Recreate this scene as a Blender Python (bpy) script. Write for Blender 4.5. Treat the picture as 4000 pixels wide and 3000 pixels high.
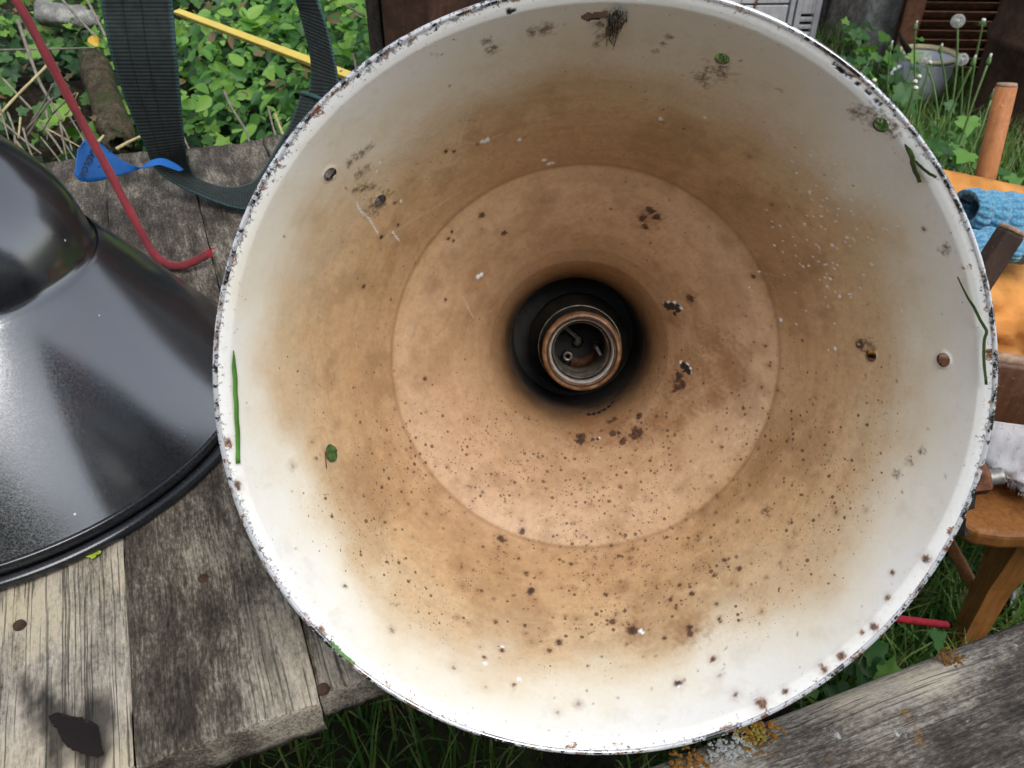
import bpy, math, random
import numpy as np
from mathutils import Vector, Matrix

# ------------------------------------------------------------------ camera, sky, sun, exposure
scene = bpy.context.scene
for o in list(bpy.data.objects):
    bpy.data.objects.remove(o)
CAM_Z = 1.187
PITCH = math.radians(38.0)
FPX = 3240.0
cam_d = bpy.data.cameras.new("camera")
cam_d.sensor_width = 36.0
cam_d.lens = 36.0 * FPX / 4000.0
cam_d.clip_start = 0.02
cam_d.clip_end = 400.0
cam_d.dof.use_dof = True
cam_d.dof.focus_distance = 0.55
cam_d.dof.aperture_fstop = 26.0
cam = bpy.data.objects.new("camera", cam_d)
scene.collection.objects.link(cam)
cam.location = (0, 0, CAM_Z)
cam.rotation_euler = (math.pi / 2 - PITCH, 0, 0)
scene.camera = cam

SUN_EL, SUN_AZ = math.radians(58.0), math.radians(150.0)   # azimuth clockwise from +Y
world = bpy.data.worlds.new("World")
scene.world = world
world.use_nodes = True
wn = world.node_tree
wn.nodes.clear()
w_out = wn.nodes.new("ShaderNodeOutputWorld")
w_bg = wn.nodes.new("ShaderNodeBackground")
w_sky = wn.nodes.new("ShaderNodeTexSky")
w_sky.sky_type = 'NISHITA'
w_sky.sun_disc = False
w_sky.sun_elevation = SUN_EL
w_sky.sun_rotation = SUN_AZ
w_sky.air_density = 1.0
w_sky.dust_density = 1.0
w_hsv = wn.nodes.new("ShaderNodeHueSaturation")
w_hsv.inputs['Saturation'].default_value = 0.40      # an overcast, nearly white sky
w_bg.inputs['Strength'].default_value = 0.105
wn.links.new(w_sky.outputs[0], w_hsv.inputs['Color'])
wn.links.new(w_hsv.outputs[0], w_bg.inputs['Color'])
wn.links.new(w_bg.outputs[0], w_out.inputs['Surface'])

sun_d = bpy.data.lights.new("sun", 'SUN')
sun_d.energy = 1.35
sun_d.angle = math.radians(35.0)
sun_d.color = (1.0, 0.985, 0.96)
sun = bpy.data.objects.new("sun", sun_d)
scene.collection.objects.link(sun)
sdir = Vector((math.sin(SUN_AZ) * math.cos(SUN_EL), math.cos(SUN_AZ) * math.cos(SUN_EL), math.sin(SUN_EL)))
sun.rotation_euler = (-sdir).to_track_quat('-Z', 'Y').to_euler()
sun.location = sdir * 20

vs = scene.view_settings
vs.view_transform = 'Standard'
vs.look = 'None'
vs.gamma = 1.0
vs.use_curve_mapping = False
vs.exposure = 1.05
scene.cycles.max_bounces = 5
scene.cycles.diffuse_bounces = 3
scene.cycles.use_adaptive_sampling = True
scene.cycles.adaptive_threshold = 0.04
scene.cycles.glossy_bounces = 3
scene.cycles.transmission_bounces = 4
scene.cycles.transparent_max_bounces = 4
scene.cycles.caustics_reflective = False
scene.cycles.caustics_refractive = False

# ------------------------------------------------------------------ helpers
COL = scene.collection
random.seed(7)
RNG = np.random.default_rng(7)
cP, sP = math.cos(PITCH), math.sin(PITCH)

def ray(px, py):
    """world direction, per metre of depth, seen at a place of the 4000 x 3000 photograph"""
    a, b = (px - 2000) / FPX, (1500 - py) / FPX
    return Vector((a, cP + b * sP, -sP + b * cP))

def at_d(px, py, d):
    return Vector((0, 0, CAM_Z)) + ray(px, py) * d

def at_z(px, py, z):
    r = ray(px, py)
    return at_d(px, py, (z - CAM_Z) / r.z)

def at_y(px, py, y):
    r = ray(px, py)
    return at_d(px, py, y / r.y)

def tag(o, label=None, cat=None, group=None, kind=None):
    if label: o["label"] = label
    if cat: o["category"] = cat
    if group: o["group"] = group
    if kind: o["kind"] = kind
    return o

def empty(name, loc=(0, 0, 0), rz=0.0):
    o = bpy.data.objects.new(name, None)
    o.empty_display_size = 0.05
    o.location = loc
    o.rotation_euler = (0, 0, rz)
    COL.objects.link(o)
    return o

def link(name, me, mats=None, parent=None):
    o = bpy.data.objects.new(name, me)
    if mats is not None and len(me.materials) == 0:
        for m in (mats if isinstance(mats, (list, tuple)) else [mats]):
            me.materials.append(m)
    COL.objects.link(o)
    if parent is not None:
        o.parent = parent
    return o

def np_mesh(name, V, quads=None, tris=None, smooth=True, attrs=None, matidx=None):
    """mesh from numpy arrays"""
    me = bpy.data.meshes.new(name)
    V = np.asarray(V, np.float32)
    q = np.zeros((0, 4), np.int32) if quads is None else np.asarray(quads, np.int32).reshape(-1, 4)
    t = np.zeros((0, 3), np.int32) if tris is None else np.asarray(tris, np.int32).reshape(-1, 3)
    me.vertices.add(len(V))
    me.vertices.foreach_set('co', V.ravel())
    li = np.concatenate([q.ravel(), t.ravel()])
    me.loops.add(len(li))
    me.loops.foreach_set('vertex_index', li)
    me.polygons.add(len(q) + len(t))
    ls = np.concatenate([np.arange(len(q)) * 4, len(q) * 4 + np.arange(len(t)) * 3]).astype(np.int32)
    me.polygons.foreach_set('loop_start', ls)
    me.polygons.foreach_set('use_smooth', np.full(len(ls), smooth))
    if matidx is not None:
        me.polygons.foreach_set('material_index', np.asarray(matidx, np.int32))
    for k, a in (attrs or {}).items():
        a = np.asarray(a, np.float32)
        if a.ndim == 1:
            at = me.attributes.new(k, 'FLOAT', 'POINT'); at.data.foreach_set('value', a)
        else:
            at = me.attributes.new(k, 'FLOAT_COLOR', 'POINT'); at.data.foreach_set('color', a.ravel())
    me.update(calc_edges=True)
    me.validate()
    return me

class MB:
    """collects simple solids and builds them as one mesh"""
    def __init__(s):
        s.v, s.f = [], []
    def add(s, vs, fs):
        k = len(s.v)
        s.v += [tuple(v) for v in vs]
        s.f += [tuple(i + k for i in f) for f in fs]
        return s
    def box(s, c, size, rot=None, taper=1.0):
        c = Vector(c); R = rot if rot is not None else Matrix.Identity(3)
        hx, hy, hz = [q / 2 for q in size]
        vs = []
        for z in (-1, 1):
            k = taper if z > 0 else 1.0
            for x, y in ((-1, -1), (1, -1), (1, 1), (-1, 1)):
                vs.append(c + R @ Vector((x * hx * k, y * hy * k, z * hz)))
        return s.add(vs, [(0, 3, 2, 1), (4, 5, 6, 7), (0, 1, 5, 4), (1, 2, 6, 5), (2, 3, 7, 6), (3, 0, 4, 7)])
    def tube(s, path, rad, n=8, cap=True):
        path = [Vector(p) for p in path]
        if not isinstance(rad, (list, tuple)): rad = [rad] * len(path)
        vs, fs = [], []
        prev = None
        for i, p in enumerate(path):
            t = (path[min(i + 1, len(path) - 1)] - path[max(i - 1, 0)]).normalized()
            if prev is None:
                a = t.orthogonal().normalized()
            else:
                a = (prev - t * prev.dot(t)).normalized()
            prev = a
            b = t.cross(a)
            for k in range(n):
                w = 2 * math.pi * k / n
                vs.append(p + (a * math.cos(w) + b * math.sin(w)) * rad[i])
        for i in range(len(path) - 1):
            for k in range(n):
                fs.append((i * n + k, i * n + (k + 1) % n, (i + 1) * n + (k + 1) % n, (i + 1) * n + k))
        if cap:
            fs.append(tuple(range(n - 1, -1, -1)))
            fs.append(tuple((len(path) - 1) * n + k for k in range(n)))
        return s.add(vs, fs)
    def lathe(s, prof, n=32, M=None, close=False):
        """profile of (radius, height) turned about z"""
        vs, fs = [], []
        for (r, h) in prof:
            for k in range(n):
                w = 2 * math.pi * k / n
                p = Vector((r * math.cos(w), r * math.sin(w), h))
                vs.append(M @ p if M is not None else p)
        m = len(prof)
        for i in range(m if close else m - 1):
            j = (i + 1) % m
            for k in range(n):
                fs.append((i * n + k, i * n + (k + 1) % n, j * n + (k + 1) % n, j * n + k))
        return s.add(vs, fs)
    def grid(s, P):
        """P[i][j] points"""
        m, n = len(P), len(P[0])
        vs = [p for row in P for p in row]
        fs = [(i * n + j, i * n + j + 1, (i + 1) * n + j + 1, (i + 1) * n + j) for i in range(m - 1) for j in range(n - 1)]
        return s.add(vs, fs)
    def mesh(s, name, smooth=False):
        me = bpy.data.meshes.new(name)
        me.from_pydata(s.v, [], s.f)
        if smooth:
            me.polygons.foreach_set('use_smooth', [True] * len(me.polygons))
        me.update()
        return me
    def build(s, name, mat, parent=None, smooth=False, bevel=0.0, seg=2):
        o = link(name, s.mesh(name, smooth), mat, parent)
        if bevel:
            b = o.modifiers.new('bevel', 'BEVEL'); b.width = bevel; b.segments = seg; b.limit_method = 'ANGLE'
        return o

def solid(o, th, off=-1):
    m = o.modifiers.new('thick', 'SOLIDIFY'); m.thickness = th; m.offset = off
    return o

def spline(pts, n):
    """Catmull-Rom through points (any dimension), n samples"""
    P = np.array(pts, float)
    P = np.vstack([2 * P[0] - P[1], P, 2 * P[-1] - P[-2]])
    m = len(pts) - 1
    out = []
    for t in np.linspace(0, m - 1e-9, n):
        i = int(t); f = t - i
        p0, p1, p2, p3 = P[i:i + 4]
        out.append(.5 * ((2 * p1) + (-p0 + p2) * f + (2 * p0 - 5 * p1 + 4 * p2 - p3) * f * f + (-p0 + 3 * p1 - 3 * p2 + p3) * f ** 3))
    return np.array(out)

class Waves:
    """cheap smooth noise: a sum of sine waves"""
    def __init__(s, seed, n=14, f=1.0, dim=3):
        r = np.random.default_rng(seed)
        s.k = r.normal(size=(n, dim)) * f * r.uniform(.5, 2.2, (n, 1)); s.p = r.uniform(0, 6.28, n); s.n = n
    def __call__(s, X):
        return np.sin(np.asarray(X) @ s.k.T + s.p).sum(-1) / math.sqrt(s.n / 2)

_TAB = np.random.default_rng(99).random(4096)
def fbm(P, scale, octaves=4, rough=.55):
    """fractal value noise, about .5 on average"""
    P = np.asarray(P, float) * scale
    tot = np.zeros(P.shape[:-1]); amp, norm = 1.0, 0.0
    for o in range(octaves):
        Q = P * 2 ** o + o * 17.3
        i = np.floor(Q).astype(np.int64); f = Q - i; f = f * f * (3 - 2 * f)
        v = 0
        for dx in (0, 1):
            for dy in (0, 1):
                for dz in (0, 1):
                    h = ((i[..., 0] + dx) * 73856093 ^ (i[..., 1] + dy) * 19349663 ^ (i[..., 2] + dz) * 83492791) & 0x7fffffff
                    w = (f[..., 0] if dx else 1 - f[..., 0]) * (f[..., 1] if dy else 1 - f[..., 1]) * (f[..., 2] if dz else 1 - f[..., 2])
                    v = v + w * _TAB[(h ^ (h >> 11)) & 4095]
        tot += amp * v; norm += amp; amp *= rough
    return np.clip(.5 + (tot / norm - .5) * 1.25, 0, 1)

# ------------------------------------------------------------------ node helper
class G:
    def __init__(s, name):
        s.m = bpy.data.materials.new(name); s.m.use_nodes = True
        s.t = s.m.node_tree; s.t.nodes.clear()
        s.out = s.t.nodes.new('ShaderNodeOutputMaterial')
    def n(s, typ, attr=None, **kw):
        nd = s.t.nodes.new('ShaderNode' + typ)
        for k, v in (attr or {}).items(): setattr(nd, k, v)
        for k, v in kw.items(): s.set(nd.inputs[k.replace('_', ' ')] if k.replace('_', ' ') in nd.inputs else nd.inputs[k], v)
        return nd
    def set(s, inp, v):
        if hasattr(v, 'is_output'): s.t.links.new(v, inp)
        elif isinstance(v, (tuple, list)) and len(v) == 3 and inp.type == 'RGBA': inp.default_value = (*v, 1)
        else: inp.default_value = v
    def m_(s, op, a, b=None, c=None, clamp=False):
        nd = s.t.nodes.new('ShaderNodeMath'); nd.operation = op; nd.use_clamp = clamp
        for i, v in enumerate((a, b, c)):
            if v is not None: s.set(nd.inputs[i], v)
        return nd.outputs[0]
    def vm(s, op, a, b=None):
        nd = s.t.nodes.new('ShaderNodeVectorMath'); nd.operation = op
        s.set(nd.inputs[0], a)
        if b is not None: s.set(nd.inputs[1], b)
        return nd.outputs['Value'] if op in ('LENGTH', 'DOT_PRODUCT', 'DISTANCE') else nd.outputs[0]
    def mix(s, f, a, b, mode='MIX'):
        nd = s.t.nodes.new('ShaderNodeMix'); nd.data_type = 'RGBA'; nd.blend_type = mode
        s.set(nd.inputs[0], f); s.set(nd.inputs[6], a); s.set(nd.inputs[7], b)
        return nd.outputs[2]
    def ramp(s, f, stops, interp='LINEAR'):
        nd = s.t.nodes.new('ShaderNodeValToRGB'); cr = nd.color_ramp; cr.interpolation = interp
        while len(cr.elements) < len(stops): cr.elements.new(.5)
        for e, (p, c) in zip(cr.elements, stops):
            e.position = p
            e.color = (*c, 1) if isinstance(c, (tuple, list)) else (c, c, c, 1)
        s.set(nd.inputs[0], f)
        return nd.outputs[0]
    def mr(s, v, a, b, c=0., d=1.):
        nd = s.t.nodes.new('ShaderNodeMapRange'); nd.clamp = True
        for i, q in enumerate((v, a, b, c, d)): s.set(nd.inputs[i], q)
        return nd.outputs[0]
    def noise(s, vec, scale, detail=4., rough=.55, dist=0.):
        return s.n('TexNoise', Vector=vec, Scale=scale, Detail=detail, Roughness=rough, Distortion=dist).outputs[0]
    def vor(s, vec, scale, rnd=1.0, feature='F1'):
        return s.n('TexVoronoi', {'feature': feature}, Vector=vec, Scale=scale, Randomness=rnd)
    def obj(s): return s.n('TexCoord').outputs['Object']
    def sep(s, v): return s.n('SeparateXYZ', Vector=v).outputs
    def comb(s, x, y, z): return s.n('CombineXYZ', X=x, Y=y, Z=z).outputs[0]
    def attr(s, name): return s.n('Attribute', {'attribute_name': name})
    def rnd(s): return s.n('ObjectInfo').outputs['Random']
    def bump(s, h, strength=.4, dist=.001, nrm=None):
        nd = s.n('Bump', Height=h, Strength=strength, Distance=dist)
        if nrm is not None: s.set(nd.inputs['Normal'], nrm)
        return nd.outputs[0]
    def pr(s, col, rough=.6, spec=.5, metal=0., normal=None, **kw):
        b = s.t.nodes.new('ShaderNodeBsdfPrincipled')
        s.set(b.inputs['Base Color'], col); s.set(b.inputs['Roughness'], rough)
        s.set(b.inputs['Specular IOR Level'], spec); s.set(b.inputs['Metallic'], metal)
        if normal is not None: s.set(b.inputs['Normal'], normal)
        for k, v in kw.items(): s.set(b.inputs[k.replace('_', ' ')], v)
        s.t.links.new(b.outputs[0], s.out.inputs['Surface'])
        return s.m

def simple(name, col, rough=.6, var=.25, scale=30., spec=.4, bump=.2, metal=0.):
    g = G(name); o = g.obj()
    n = g.noise(o, scale, 5)
    c2 = tuple(x * (1 - var) for x in col); c1 = tuple(min(1, x * (1 + var)) for x in col)
    return g.pr(g.mix(g.mr(n, .3, .7), c2, c1), rough, spec, metal, g.bump(g.noise(o, scale * 4, 4), bump, .001))

# ------------------------------------------------------------------ materials
def weathered(name, dark, mid, light, gs=1.0, lichen=False):
    """old outdoor timber, grain along local y; attributes 'pale' and 'wet' come from the plank"""
    g = G(name)
    r = g.rnd()
    o = g.vm('ADD', g.obj(), g.comb(g.m_('MULTIPLY', r, 3.1), g.m_('MULTIPLY', r, 7.7), 0.))
    warp = g.n('TexNoise', Vector=o, Scale=7., Detail=2.).outputs['Color']
    ow = g.vm('ADD', o, g.vm('MULTIPLY', warp, (.010, .012, .0)))
    gr = g.noise(g.vm('MULTIPLY', ow, (620 * gs, 60 * gs, 620 * gs)), 1., 5, .72)
    sp = g.noise(g.vm('MULTIPLY', ow, (520 * gs, 210 * gs, 520 * gs)), 1., 5, .75)
    pat2 = g.noise(g.vm('MULTIPLY', o, (60, 17, 60)), 1., 5, .65)
    pat = g.noise(o, 12., 4, .6)
    v = g.m_('ADD', g.m_('MULTIPLY', gr, .28), g.m_('ADD', g.m_('MULTIPLY', pat2, .34), g.m_('MULTIPLY', sp, .38)))
    v = g.m_('ADD', v, g.m_('MULTIPLY', g.m_('SUBTRACT', pat, .5), .24))
    v = g.m_('ADD', .5, g.m_('MULTIPLY', g.m_('SUBTRACT', v, .49), 1.7))
    pale = g.attr('pale').outputs['Fac']
    v = g.m_('ADD', v, g.m_('MULTIPLY', pale, .29))
    c = g.ramp(v, [(.30, tuple(x * .30 for x in dark)), (.44, dark), (.55, mid), (.68, light), (.88, tuple(min(1, x * 1.9) for x in light))])
    yel = g.mix(g.m_('MULTIPLY', g.mr(pat, .45, .65), g.m_('ADD', .10, g.m_('MULTIPLY', pale, .30))), c, g.mix(1., c, (1.05, .98, .62), 'MULTIPLY'))
    # open grain lines, strongest in the bleached zone
    ln = g.mr(g.noise(g.vm('MULTIPLY', ow, (560, 4, 560)), 1., 2, .7), .36, .44)
    c = g.mix(g.m_('MULTIPLY', g.m_('SUBTRACT', 1., ln), g.m_('ADD', .22, g.m_('MULTIPLY', pale, .5))), yel, tuple(x * .4 for x in dark))
    wet = g.attr('wet').outputs['Fac']
    c = g.mix(wet, c, tuple(x * .22 for x in dark))
    h = g.m_('ADD', g.m_('MULTIPLY', gr, .5), g.m_('ADD', g.m_('MULTIPLY', sp, .3), g.m_('MULTIPLY', ln, .5)))
    if lichen:
        L = g.noise(o, 26., 6, .7); L2 = g.noise(o, 150., 4, .7)
        a = g.m_('MULTIPLY', g.mr(L, .60, .66), g.mr(L2, .38, .52))
        c = g.mix(a, c, g.mix(g.mr(g.noise(o, 60., 3), .4, .6), (.26, .115, .018), (.20, .155, .03)))
        Lg = g.noise(g.vm('ADD', o, (5., 2., 1.)), 34., 6, .7)
        b = g.m_('MULTIPLY', g.mr(Lg, .645, .68), g.mr(L2, .35, .5))
        c = g.mix(b, c, (.36, .37, .35))
        h = g.m_('ADD', h, g.m_('MULTIPLY', g.m_('ADD', a, b), g.m_('MULTIPLY', L2, 1.2)))
    return g.pr(c, g.mr(wet, 0, 1, .85, .35), .3, 0., g.bump(h, .75, .0016))

M = {}
M['plank'] = weathered('table_wood', (.043, .034, .026), (.092, .076, .058), (.235, .207, .168))
M['rail'] = weathered('bench_wood', (.040, .033, .027), (.085, .072, .060), (.205, .185, .16), lichen=True)
M['dark_wood'] = weathered('dark_wood', (.022, .018, .014), (.042, .035, .027), (.08, .07, .055))
M['shed_wood'] = weathered('shed_wood', (.06, .054, .05), (.11, .10, .095), (.19, .18, .17), .6)

def enamel_inside(name, lip=False):
    """inside of the shade: the heat stain and the single marks come with the wall as attributes, fine grain is added here"""
    g = G(name)
    o = g.obj()
    c = g.attr('stain').outputs['Color']
    spk = g.noise(o, 420., 3, .7)
    c = g.mix(g.m_('MULTIPLY', g.mr(spk, .40, .66, .0, .34), g.mr(g.vm('LENGTH', g.comb(g.sep(o)[0], g.sep(o)[1], 0.)), .165, .185, 1., .25)), c, g.mix(1., c, (.74, .64, .52), 'MULTIPLY'))
    x, y, z = g.sep(o)
    mk = g.sep(g.attr('marks_a').outputs['Vector']); mk2 = g.sep(g.attr('marks_b').outputs['Vector'])
    dens = g.attr('speck').outputs['Fac']
    dots = None
    for sc, pw, mx, st in ((640., 3., .46, .75), (300., 4.5, .5, .9)):
        v = g.vor(o, sc)
        rr = g.m_('MULTIPLY', g.m_('POWER', g.sep(v.outputs['Color'])[0], pw), g.m_('MULTIPLY', mx, dens))
        d = g.m_('MULTIPLY', g.mr(g.m_('SUBTRACT', rr, v.outputs['Distance']), -.02, .08), st)
        dots = d if dots is None else g.m_('MAXIMUM', dots, d)
    c = g.mix(g.m_('MULTIPLY', mk[1], .80), c, (.21, .09, .036))
    c = g.mix(dots, c, (.13, .062, .028))
    c = g.mix(g.m_('MULTIPLY', mk[0], .96), c, g.mix(g.mr(spk, .40, .62), (.026, .013, .009), g.mix(g.mr(g.vm('LENGTH', g.comb(x, y, 0.)), .165, .185), (.105, .042, .017), (.26, .105, .035))))
    c = g.mix(g.m_('MULTIPLY', mk2[1], g.mr(spk, .36, .58, .15, .9)), c, (.11, .07, .034))
    c = g.mix(g.m_('MULTIPLY', mk2[2], .45), c, (.62, .52, .38))
    c = g.mix(mk2[0], c, (.76, .80, .86))
    c = g.mix(mk[2], c, (.007, .008, .012))
    h = g.m_('SUBTRACT', g.m_('MULTIPLY', spk, .3), g.m_('ADD', g.m_('MULTIPLY', mk[2], 1.5), g.m_('MULTIPLY', dots, -.6)))
    h = g.m_('ADD', h, g.m_('MULTIPLY', g.m_('ADD', mk[0], mk2[1]), spk))
    rough = g.m_('ADD', g.mr(spk, .3, .7, .30, .44), g.m_('MULTIPLY', g.m_('ADD', mk[0], dots), .3))
    rough = g.m_('MAXIMUM', rough, g.mr(g.vm('LENGTH', g.comb(x, y, 0.)), .060, .050, .3, .85))
    if lip:
        lp = g.attr('lip').outputs['Fac']; worn = g.attr('worn').outputs['Fac']
        ch = g.noise(o, 240., 5, .72); ch2 = g.noise(g.vm('ADD', o, (1., 2., 3.)), 520., 4, .7); ch3 = g.noise(g.vm('ADD', o, (4., 2., 7.)), 110., 5, .7)
        wh = g.mr(g.m_('ADD', ch2, g.m_('MULTIPLY', lp, .24)), .68, .78)
        c = g.mix(g.m_('MULTIPLY', wh, .75), c, (.68, .70, .75))
        gy = g.m_('MULTIPLY', g.mr(g.m_('ADD', spk, g.m_('MULTIPLY', lp, g.m_('MULTIPLY', worn, .22))), .66, .74), .8)
        c = g.mix(gy, c, (.10, .105, .125))
        ru = g.m_('MULTIPLY', g.mr(g.m_('ADD', ch3, g.m_('MULTIPLY', lp, .13)), .655, .70), g.mr(ch2, .38, .52))
        c = g.mix(ru, c, g.mix(g.mr(spk, .4, .6), (.085, .032, .012), (.27, .125, .04)))
        bk = g.mr(g.m_('ADD', ch, g.m_('MULTIPLY', lp, g.m_('ADD', .09, g.m_('MULTIPLY', worn, .10)))), .735, .765)
        c = g.mix(bk, c, (.010, .012, .022))
        h = g.m_('ADD', h, g.m_('SUBTRACT', g.m_('MULTIPLY', wh, .3), g.m_('ADD', bk, g.m_('MULTIPLY', gy, .5))))
    return g.pr(c, rough, .45, 0., g.bump(h, .35, .0008))

def black_enamel(name, chips=False, ior=2.0, spec=1.0):
    g = G(name)
    o = g.obj()
    d1 = g.noise(o, 14., 5, .6); d2 = g.noise(o, 700., 3, .7); d3 = g.noise(g.vm('MULTIPLY', o, (60, 60, 260)), 1., 4, .7)
    dust = g.m_('MULTIPLY', g.mr(d1, .30, .72), g.mr(d2, .35, .7))
    dust = g.m_('MULTIPLY', g.m_('ADD', dust, g.m_('MULTIPLY', g.mr(d3, .55, .75), .25)), .13)
    c = g.mix(dust, (.009, .010, .013), (.17, .17, .165))
    rb = g.m_('MULTIPLY', g.mr(g.noise(g.vm('ADD', o, (2., 5., 1.)), 10., 3), .62, .70), .4)
    c = g.mix(rb, c, (.035, .010, .009))
    v = g.vor(o, 95.)
    fl = g.mr(g.m_('SUBTRACT', g.m_('MULTIPLY', g.m_('POWER', g.sep(v.outputs['Color'])[0], 14.), .16), v.outputs['Distance']), 0., .03)
    c = g.mix(fl, c, (.6, .6, .58))
    if chips:
        z = g.sep(o)[2]
        e = g.mr(z, -.012, .002)
        run = g.noise(g.vm('MULTIPLY', o, (22., 22., 22.)), 1., 4, .65)
        k = g.mr(g.m_('ADD', g.noise(o, 260., 5, .72), g.m_('MULTIPLY', g.m_('SUBTRACT', run, .30), .9)), .60, .66)
        c = g.mix(g.m_('MULTIPLY', k, e), c, (.55, .56, .58))
        k2 = g.mr(g.m_('ADD', g.noise(o, 130., 5, .7), g.m_('MULTIPLY', e, .12)), .66, .72)
        c = g.mix(g.m_('MULTIPLY', k2, e), c, (.16, .06, .025))
    return g.pr(c, g.m_('ADD', g.mr(d2, .3, .7, .12, .22), g.m_('MULTIPLY', dust, .5)), spec, 0., g.bump(d2, .05, .0005), IOR=ior)

M['enamel_in'] = enamel_inside('stained_enamel')
M['enamel_lip'] = enamel_inside('chipped_enamel_lip', True)
M['enamel_black'] = black_enamel('black_enamel')
M['enamel_out'] = black_enamel('black_enamel_chipped', True)

def ceramic():
    g = G('brown_glazed_ceramic'); o = g.obj()
    n = g.noise(o, 130., 5, .65); n2 = g.noise(o, 500., 4, .7)
    c = g.ramp(n, [(.3, (.065, .030, .013)), (.5, (.19, .088, .036)), (.70, (.34, .19, .095))])
    c = g.mix(g.mr(n2, .62, .78), c, (.45, .36, .28))
    return g.pr(c, .38, .5, 0., g.bump(n2, .3, .0004))
M['ceramic'] = ceramic()
M['ceramic_dark'] = simple('sooty_ceramic', (.018, .014, .010), .55, .4, 120., .4, .2)
M['ceramic_white'] = simple('chalky_white_ceramic', (.30, .285, .27), .7, .3, 320., .3, .4)
M['brass'] = simple('tarnished_brass', (.20, .17, .135), .42, .5, 150., .5, .3, .7)

def rusty(name, a, b, c3, rough=.85, sc=18.):
    g = G(name); o = g.obj()
    n = g.noise(o, sc, 6, .65); n2 = g.noise(o, sc * 9, 5, .7); st = g.noise(g.vm('MULTIPLY', o, (90, 90, 5)), 1., 4, .6)
    v = g.m_('ADD', g.m_('MULTIPLY', n, .6), g.m_('ADD', g.m_('MULTIPLY', n2, .25), g.m_('MULTIPLY', st, .15)))
    return g.pr(g.ramp(v, [(.34, a), (.5, b), (.66, c3)]), rough, .25, 0., g.bump(n2, .6, .002))
M['rust'] = rusty('rust', (.022, .012, .009), (.055, .027, .017), (.11, .055, .032))
M['rust_red'] = rusty('red_rust', (.085, .038, .022), (.19, .085, .048), (.29, .14, .085), sc=30.)
M['rust_bolt'] = rusty('bolt_rust', (.05, .02, .012), (.14, .055, .03), (.26, .12, .07), sc=110.)
M['zinc'] = simple('zinc_thread', (.30, .29, .27), .45, .3, 200., .5, .3, .6)
M['enamel_rim'] = black_enamel('black_enamel_rim', False, 1.5, .55)
M['concrete'] = rusty('concrete', (.07, .07, .06), (.20, .198, .18), (.52, .51, .48), .95, 14.)

def painted_metal():
    g = G('weathered_grey_paint'); o = g.obj()
    n = g.noise(o, 9., 6, .65); st = g.noise(g.vm('MULTIPLY', o, (60, 60, 4)), 1., 4, .6); n2 = g.noise(o, 80., 5, .7)
    c = g.mix(g.mr(n, .35, .65), (.40, .39, .41), (.56, .55, .57))
    c = g.mix(g.m_('MULTIPLY', g.mr(st, .55, .72), g.mr(n2, .4, .6)), c, (.22, .14, .10))
    return g.pr(c, .75, .3, 0., g.bump(n2, .4, .002))
M['paint_grey'] = painted_metal()
M['gap_shade'] = simple('painted_gap_shade', (.008, .007, .006), .9, .3)  # near-black colour standing in for shade behind the door openings

def leafmat(name, stops, trans=.35):
    g = G(name)
    f = g.attr('rnd').outputs['Fac']
    c = g.ramp(f, stops)
    o = g.obj()
    c = g.mix(g.mr(g.noise(o, 70., 4), .3, .7, 0., .35), c, g.mix(1., c, (.55, .62, .5), 'MULTIPLY'))
    b = g.t.nodes.new('ShaderNodeBsdfPrincipled')
    g.set(b.inputs['Base Color'], c); g.set(b.inputs['Roughness'], .5); g.set(b.inputs['Specular IOR Level'], .4)
    tr = g.n('BsdfTranslucent', Color=g.mix(1., c, (1.5, 1.6, .6), 'MULTIPLY'))
    mx = g.n('MixShader', Fac=trans); g.t.links.new(b.outputs[0], mx.inputs[1]); g.t.links.new(tr.outputs[0], mx.inputs[2])
    g.t.links.new(mx.outputs[0], g.out.inputs['Surface'])
    return g.m
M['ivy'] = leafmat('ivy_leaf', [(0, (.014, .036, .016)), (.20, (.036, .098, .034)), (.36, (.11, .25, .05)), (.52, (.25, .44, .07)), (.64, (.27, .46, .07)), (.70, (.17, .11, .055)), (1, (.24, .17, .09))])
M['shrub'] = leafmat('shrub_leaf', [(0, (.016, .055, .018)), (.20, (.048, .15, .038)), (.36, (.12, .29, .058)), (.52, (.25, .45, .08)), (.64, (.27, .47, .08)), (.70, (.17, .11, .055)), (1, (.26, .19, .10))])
M['grass'] = leafmat('grass_blade', [(0, (.02, .055, .014)), (.35, (.06, .15, .032)), (.60, (.13, .27, .06)), (.63, (.34, .34, .15)), (1, (.34, .34, .15))])
M['weed'] = leafmat('weed_leaf', [(0, (.02, .06, .018)), (.4, (.06, .17, .038)), (.62, (.15, .31, .055)), (1, (.15, .31, .055))])
M['stem'] = simple('green_stem', (.12, .20, .06), .55, .25, 40.)
M['twig'] = simple('dry_twig', (.22, .19, .15), .9, .35, 60., .2, .5)
M['straw'] = simple('dry_straw', (.46, .38, .20), .8, .2, 60., .2, .3)
M['fluff'] = simple('dandelion_fluff', (.55, .55, .52), .9, .15, 60., .1, .1)
M['bud'] = simple('dandelion_seed_head', (.62, .60, .50), .8, .15, 200., .2, .3)

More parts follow.
